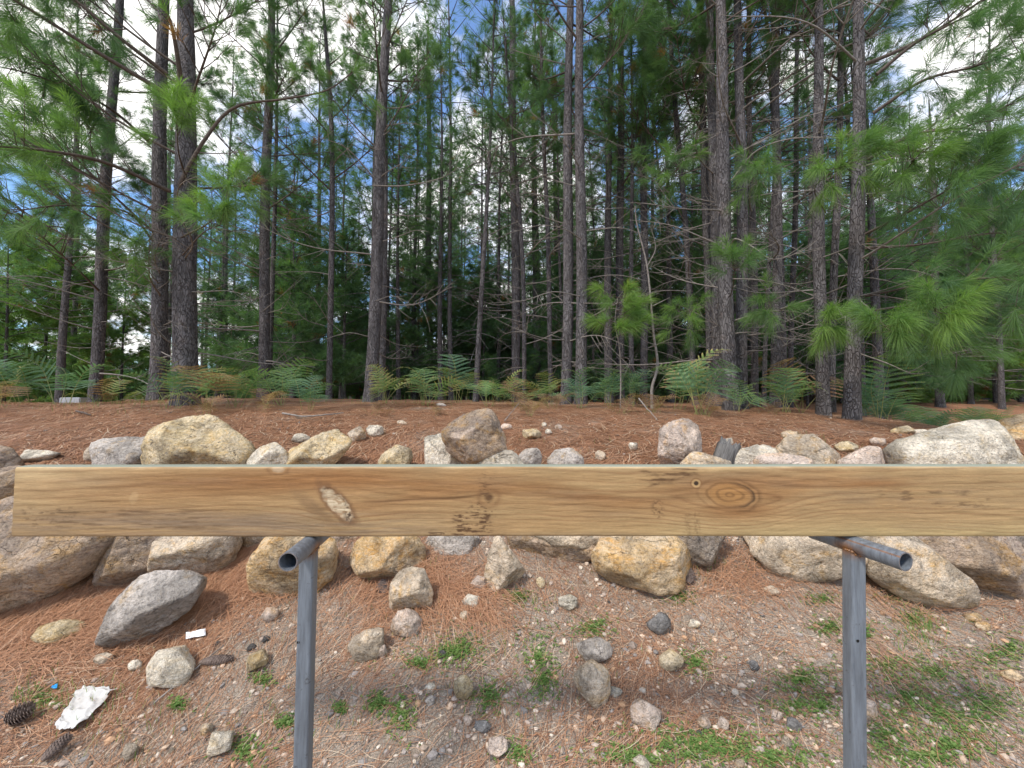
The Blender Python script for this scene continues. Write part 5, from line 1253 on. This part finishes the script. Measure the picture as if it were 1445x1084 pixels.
def weeds():
    r = np.random.default_rng(28); V = []; F_ = []; TN = []
    pat = [(650, 915, 40, 22, 1), (640, 925, 20, 12, .8), (760, 930, 26, 50, 1.2), (770, 960, 18, 25, .8), (690, 985, 24, 22, .9), (838, 888, 22, 14, 1), (565, 1015, 20, 30, .9), (533, 993, 12, 12, .8), (730, 846, 12, 8, .8),
           (1130, 965, 36, 18, 1.1), (985, 1050, 75, 24, 2.2), (900, 1075, 60, 14, 1.2), (1090, 1075, 50, 16, 1.0), (980, 935, 22, 16, .8), (960, 842, 20, 8, .7), (1160, 850, 24, 8, .5), (1170, 890, 22, 12, .7), (1216, 900, 20, 12, .6), (1290, 880, 26, 20, .8), (1320, 950, 50, 20, .8), (1390, 1000, 55, 40, 1.3), (1280, 990, 40, 22, .9), (1250, 1040, 40, 25, .9),
           (402, 1020, 14, 8, .6), (370, 962, 12, 8, .5), (60, 985, 24, 14, .6), (285, 826, 10, 7, .5), (345, 1060, 26, 20, .7), (1430, 920, 20, 20, .5), (590, 940, 14, 8, .5), (690, 830, 8, 4, .3), (250, 1000, 14, 8, .4), (480, 1000, 10, 8, .4), (1265, 845, 30, 10, .6), (730, 1065, 20, 14, .5), (1160, 1000, 20, 14, .5), (1345, 1060, 50, 20, .9)]
    pat += [(1330, 1015, 90, 45, 1.6), (1250, 945, 60, 26, .9), (1010, 1062, 110, 24, 1.6), (1400, 930, 50, 24, .7), (1300, 1070, 80, 18, 1.0), (1120, 1000, 40, 20, .6), (620, 930, 50, 20, .5)]
    for (px, py, rx, ry, dn) in pat:
        n = int(280*dn)
        for _ in range(n):
            a, q = r.uniform(0, 6.28), min(abs(r.normal(0, .8)), 2.1); p = gpt(px+rx*q*math.cos(a), min(py+ry*q*math.sin(a), 1120)); h = r.uniform(.002, .013); tn = float(np.clip(r.normal(.5, .22), 0, 1))
            for z in range(int(r.integers(2, 5))):
                az = r.uniform(0, 6.28); l = r.uniform(.006, .0135); w = l*r.uniform(.25, .42); d = np.array([math.cos(az), math.sin(az), r.uniform(.0, .7)]); s = np.array([-math.sin(az), math.cos(az), 0])*w
                c = p+np.array([0, 0, h]); o = len(V); V += [c, c+d*l*.5+s, c+d*l+np.array([0, 0, -.002]), c+d*l*.5-s]; F_.append([o, o+1, o+2, o+3]); TN += [tn]*4
    m_ = MB(); m_.add(np.array(V), np.array(F_), np.array(TN))
    tag(link('ground_weeds', m_.mesh('ground_weeds', WEED, False)), 'patches of small leaved green weeds creeping over the slope', 'weeds', kind='stuff')
    # thin grass blades
    m_ = MB(); V = []; F_ = []; TN = []
    for (px, py, n, sx, sy, hh) in [(1305, 895, 120, 20, 14, .06), (585, 800, 30, 20, 20, .06), (745, 850, 30, 12, 5, .04), (60, 990, 80, 40, 10, .06), (420, 1030, 60, 60, 30, .05), (1300, 1000, 260, 120, 60, .045), (900, 900, 160, 250, 90, .035), (640, 560, 160, 120, 8, .14), (230, 565, 120, 60, 5, .14), (130, 575, 60, 60, 6, .12), (1000, 800, 60, 30, 10, .06), (1150, 625, 50, 25, 6, .07), (830, 620, 40, 120, 12, .06), (1260, 780, 40, 10, 10, .08), (480, 565, 60, 60, 4, .12), (860, 556, 160, 160, 3, .14), (160, 1000, 120, 80, 40, .05), (640, 900, 160, 120, 60, .04)]:
        for _ in range(n):
            p = gpt(px+r.normal(0, sx), min(max(py+r.normal(0, sy), 570 if py < 600 else 560), 1110)); h = hh*r.uniform(.4, 1.3); a = r.uniform(0, 6.28); le = np.array([math.cos(a), math.sin(a), 0])*h*r.uniform(.1, .7); s = np.array([-math.sin(a), math.cos(a), 0])*(.0011+.004*hh)
            o = len(V); md = p+le*.4+np.array([0, 0, h*.65]); V += [p-s, p+s, md+s*.7, md-s*.7, p+le+np.array([0, 0, h*.95])]; tn = r.uniform(.1, 1); TN += [tn]*5; F_ += [[o, o+1, o+2], [o, o+2, o+3], [o+3, o+2, o+4]]
    m_.add(np.array(V), np.array(F_), np.array(TN)); tag(link('grass', m_.mesh('grass', WEED, False)), 'thin scattered grass blades on slope and fern edge', 'grass', kind='stuff')
weeds()

# ------------------------------------------------------------------ small finds: cones, paper, sticks, stump, block
CONE = simple_noise_mat('cone_scale', (.085, .06, .05), (.24, .185, .155), 60)
def cone_mesh(L, Wd, openness, n=110):
    m_ = MB(); t = np.linspace(0, 1, 12); tube(m_, np.stack([L*t, 0*t, 0*t], 1), Wd*.40*np.sin(np.clip(t*.93+.05, 0, 1)*math.pi)**.6+.001, 12)
    for k in range(n):
        u = .03+.95*k/n; a = k*2.39996; rad = Wd/2*math.sin(min(u*.9+.08, 1)*math.pi)**.6; s = Wd*.30*(1-.4*abs(u-.4))
        rd = np.array([0, math.cos(a), math.sin(a)]); ta = np.array([0, -math.sin(a), math.cos(a)]); ax = np.array([1., 0, 0]); dirv = unit(rd*(.45+openness)+ax*(1-openness*.6))
        b = ax*L*u+rd*rad*.55; e = b+dirv*s*(1.0+.6*openness); nrm = unit(np.cross(ta, dirv)); th = nrm*s*.14
        v = [b-ta*s*.3, b+ta*s*.3, e+ta*s*.42, e-ta*s*.42, e+dirv*s*.22]; v = v+[q+th for q in v]
        f = [[0, 1, 2], [0, 2, 3], [3, 2, 4], [5, 7, 6], [5, 8, 7], [8, 9, 7]]; m_.add(v, f); m_.add(v, [[2, 4, 9, 7], [4, 3, 8, 9], [1, 2, 7, 6], [3, 0, 5, 8]])
    return m_.mesh('pine_cone', CONE, False)
def put(name, me, px, py, rot, label, cat, lift=0, group=None):
    p = gpt(px, py); p[2] += lift; o = link(name, me, None, p, rot); tag(o, label, cat, group); return o
put('pine_cone', cone_mesh(.135, .044, .05, 130), 282, 941, (0, -.05, .12), 'long closed brown pine cone beside the cream angular stone', 'pine cone', .018, 'fallen pine cones')
put('pine_cone', cone_mesh(.085, .06, .6, 80), 972, 829, (0, -.5, 1.2), 'small open dark pine cone by the low ochre and purple boulder', 'pine cone', .022, 'fallen pine cones')
put('pine_cone', cone_mesh(.072, .05, .7, 90), 6, 1034, (0, -.35, .5), 'big open grey pine cone at the left edge below the paper', 'pine cone', .035, 'fallen pine cones')
put('pine_cone', cone_mesh(.075, .042, .2, 100), 58, 1084, (0, -.5, 1.1), 'grey pine cone cut by the bottom edge near the paper', 'pine cone', .02, 'fallen pine cones')
put('pine_cone', cone_mesh(.09, .06, .6, 80), 545, 839, (0, -.2, 2.2), 'rotting grey cone left of the tan stone with hollow', 'pine cone', .012, 'fallen pine cones')
PAPER = simple_noise_mat('weathered_paper', (.42, .39, .35), (.62, .61, .585), 7, .9, .2)
WHITE = simple_noise_mat('white_plastic', (.78, .79, .80), (.84, .85, .86), 10, .5, .05)
BLUE = simple_noise_mat('blue_plastic', (.03, .25, .62), (.04, .33, .75), 20, .4, .05)
def sheet(name, corners, mat, label, cat, crumple, lift, nu=36, nv=24, ragged=0., seed=1):
    P = [gpt(*c) for c in corners]; c0 = np.mean(P, 0); u, v = np.meshgrid(np.linspace(0, 1, nu), np.linspace(0, 1, nv)); u = u.ravel(); v = v.ravel()
    uu = u; vv = np.clip(v+ragged*n2(u*6, v*0, 1, 3, seed)*(np.abs(v-.5)*2)**3, -.2, 1.2); uu = u+ragged*n2(v*5, v*0+3, 1, 3, seed+1)*(np.abs(u-.5)*2)**3
    X = (P[0]*((1-uu)*(1-vv))[:, None]+P[1]*(uu*(1-vv))[:, None]+P[2]*(uu*vv)[:, None]+P[3]*((1-uu)*vv)[:, None])
    cz = 1-np.abs(fbm(np.stack([u*4, v*3, u*0], 1), 3, seed+5))*2; X[:, 2] = gz(X[:, 0], X[:, 1], False)+lift+crumple*cz+.01*np.abs(n2(u*2, v*2, 1, 2, seed))
    n = len(X); i = np.arange(nu*nv).reshape(nv, nu); q = np.stack([i[:-1, :-1], i[:-1, 1:], i[1:, 1:], i[1:, :-1]], -1).reshape(-1, 4)
    Y = X+[0, 0, .0012]; m_ = MB(); m_.add(np.concatenate([X, Y])-c0, np.concatenate([q[:, ::-1], q+n]))
    ed = np.concatenate([i[0], i[1:, -1], i[-1, -2::-1], i[-2:0:-1, 0]]); ed2 = np.roll(ed, -1); m_.f.append(np.stack([ed, ed2, ed2+n, ed+n], 1))
    o = link(name, m_.mesh(name, mat), None, c0); tag(o, label, cat)
sheet('torn_paper', [(74, 1036), (112, 980), (166, 977), (108, 1038)], PAPER, 'crumpled torn piece of white paper on the slope at lower left', 'litter', .011, .012, 60, 40, ragged=.16, seed=3)
sheet('plastic_strip', [(262, 908), (262, 900), (290, 894), (290, 902)], WHITE, 'clean white plastic strip lying right of the grey angular slab', 'litter', .001, .012, 16, 6, seed=5)
sheet('plastic_scrap', [(71, 980), (73, 974), (81, 973), (80, 979)], BLUE, 'tiny bright blue plastic scrap above the torn paper', 'litter', .004, .012, 8, 8, seed=6)
def stick(pts, r0, label, mat=DEADTWIG, seed=1):
    P = []
    for p in pts: q = gpt(p[0], p[1]); q[2] += p[2]; P.append(q)
    P = np.array(P); c = P[0].copy(); m_ = MB(); sp_ = spline(P-c, 18); sp_ += np.random.default_rng(seed).normal(0, r0*.35, sp_.shape)
    tube(m_, sp_, r0*np.linspace(1, .5, 18), 7); tag(link('stick', m_.mesh('stick', mat), None, c), label, 'stick', 'fallen sticks')
stick([(216, 997, .012), (250, 970, .012), (285, 942, .015), (318, 913, .012)], .0045, 'thin grey stick passing under the closed pine cone')
stick([(398, 590, .05), (430, 593, .04), (460, 591, .06), (485, 588, .05)], .012, 'pale crooked stick below the bluish umbrella fern')
stick([(107, 584, .03), (118, 587, .03), (128, 590, .03)], .012, 'short dark stick on needles left of the big yellow boulder', TWIG)
stick([(185, 660, .03), (200, 645, .06), (215, 632, .1)], .005, 'thin brown twig leaning on the dark grey slab', TWIG)
stick([(902, 589, .24), (914, 592, .12), (928, 596, .02)], .009, 'pale broken stick leaning by the twisted sapling')
stick([(712, 597, .02), (722, 592, .09), (733, 589, .18)], .006, 'thin bent stick rising from needles behind the leaning boulder')
def stump():
    m_ = MB(); n = 40; H = .17; W = .085; r = np.random.default_rng(3); th = np.linspace(0, 2*math.pi, n, endpoint=False)
    gro = .10*np.abs(np.sin(th*6+r.uniform(0, 6)))+.05*np.sin(th*17); lev = np.linspace(-.1, H, 12); V = []
    for k, h in enumerate(lev):
        rr = W*(1.05-.1*k/11)*(1-gro*(.8+.4*k/11)); V.append(np.stack([np.cos(th)*rr*1.15, np.sin(th)*rr*.8, np.full(n, h)+(.025*np.sin(th*5)+.02*np.cos(th*11) if k == 11 else 0)], 1))
    V = np.concatenate(V); i = np.arange(11)[:, None]*n; j = np.arange(n)[None]; k = (j+1) % n
    m_.add(V, np.stack([i+j, i+k, i+n+k, i+n+j], -1).reshape(-1, 4)); m_.add(np.concatenate([V[-n:], [[0, 0, H-.03]]]), [[a, (a+1) % n, n] for a in range(n)])
    mat = simple_noise_mat('weathered_wood', (.07, .065, .06), (.26, .25, .235), 10, .9, .8, (12, 12, 1))
    p = at(1021, 655, 3.05); o = link('tree_stump', m_.mesh('tree_stump', mat), None, p, (.1, .30, .2)); tag(o, 'weathered grey splintered stump between the pinkish and white boulders', 'stump')
stump()
def block():
    bm = bmesh.new(); bmesh.ops.create_cube(bm, size=1); bmesh.ops.scale(bm, vec=(.42, .30, .26), verts=bm.verts); bmesh.ops.bevel(bm, geom=bm.edges, offset=.02, segments=2, affect='EDGES')
    top = max(bm.faces, key=lambda f: f.calc_center_median().z); q = bmesh.ops.inset_region(bm, faces=[top], thickness=.05); bmesh.ops.translate(bm, vec=(0, 0, -.06), verts=top.verts)
    me = bpy.data.meshes.new('concrete_block'); bm.to_mesh(me); bm.free(); me.materials.append(simple_noise_mat('pale_concrete', (.36, .37, .38), (.48, .49, .50), 12, .85, .2))
    d = 10.0; x = (105-CX)/FPX*d; o = link('concrete_block', me, None, (x, d, float(gz(x, d, False))+.14), (0, 0, .3)); tag(o, 'pale grey block on open ground beside the slim grey pine', 'block')
block()
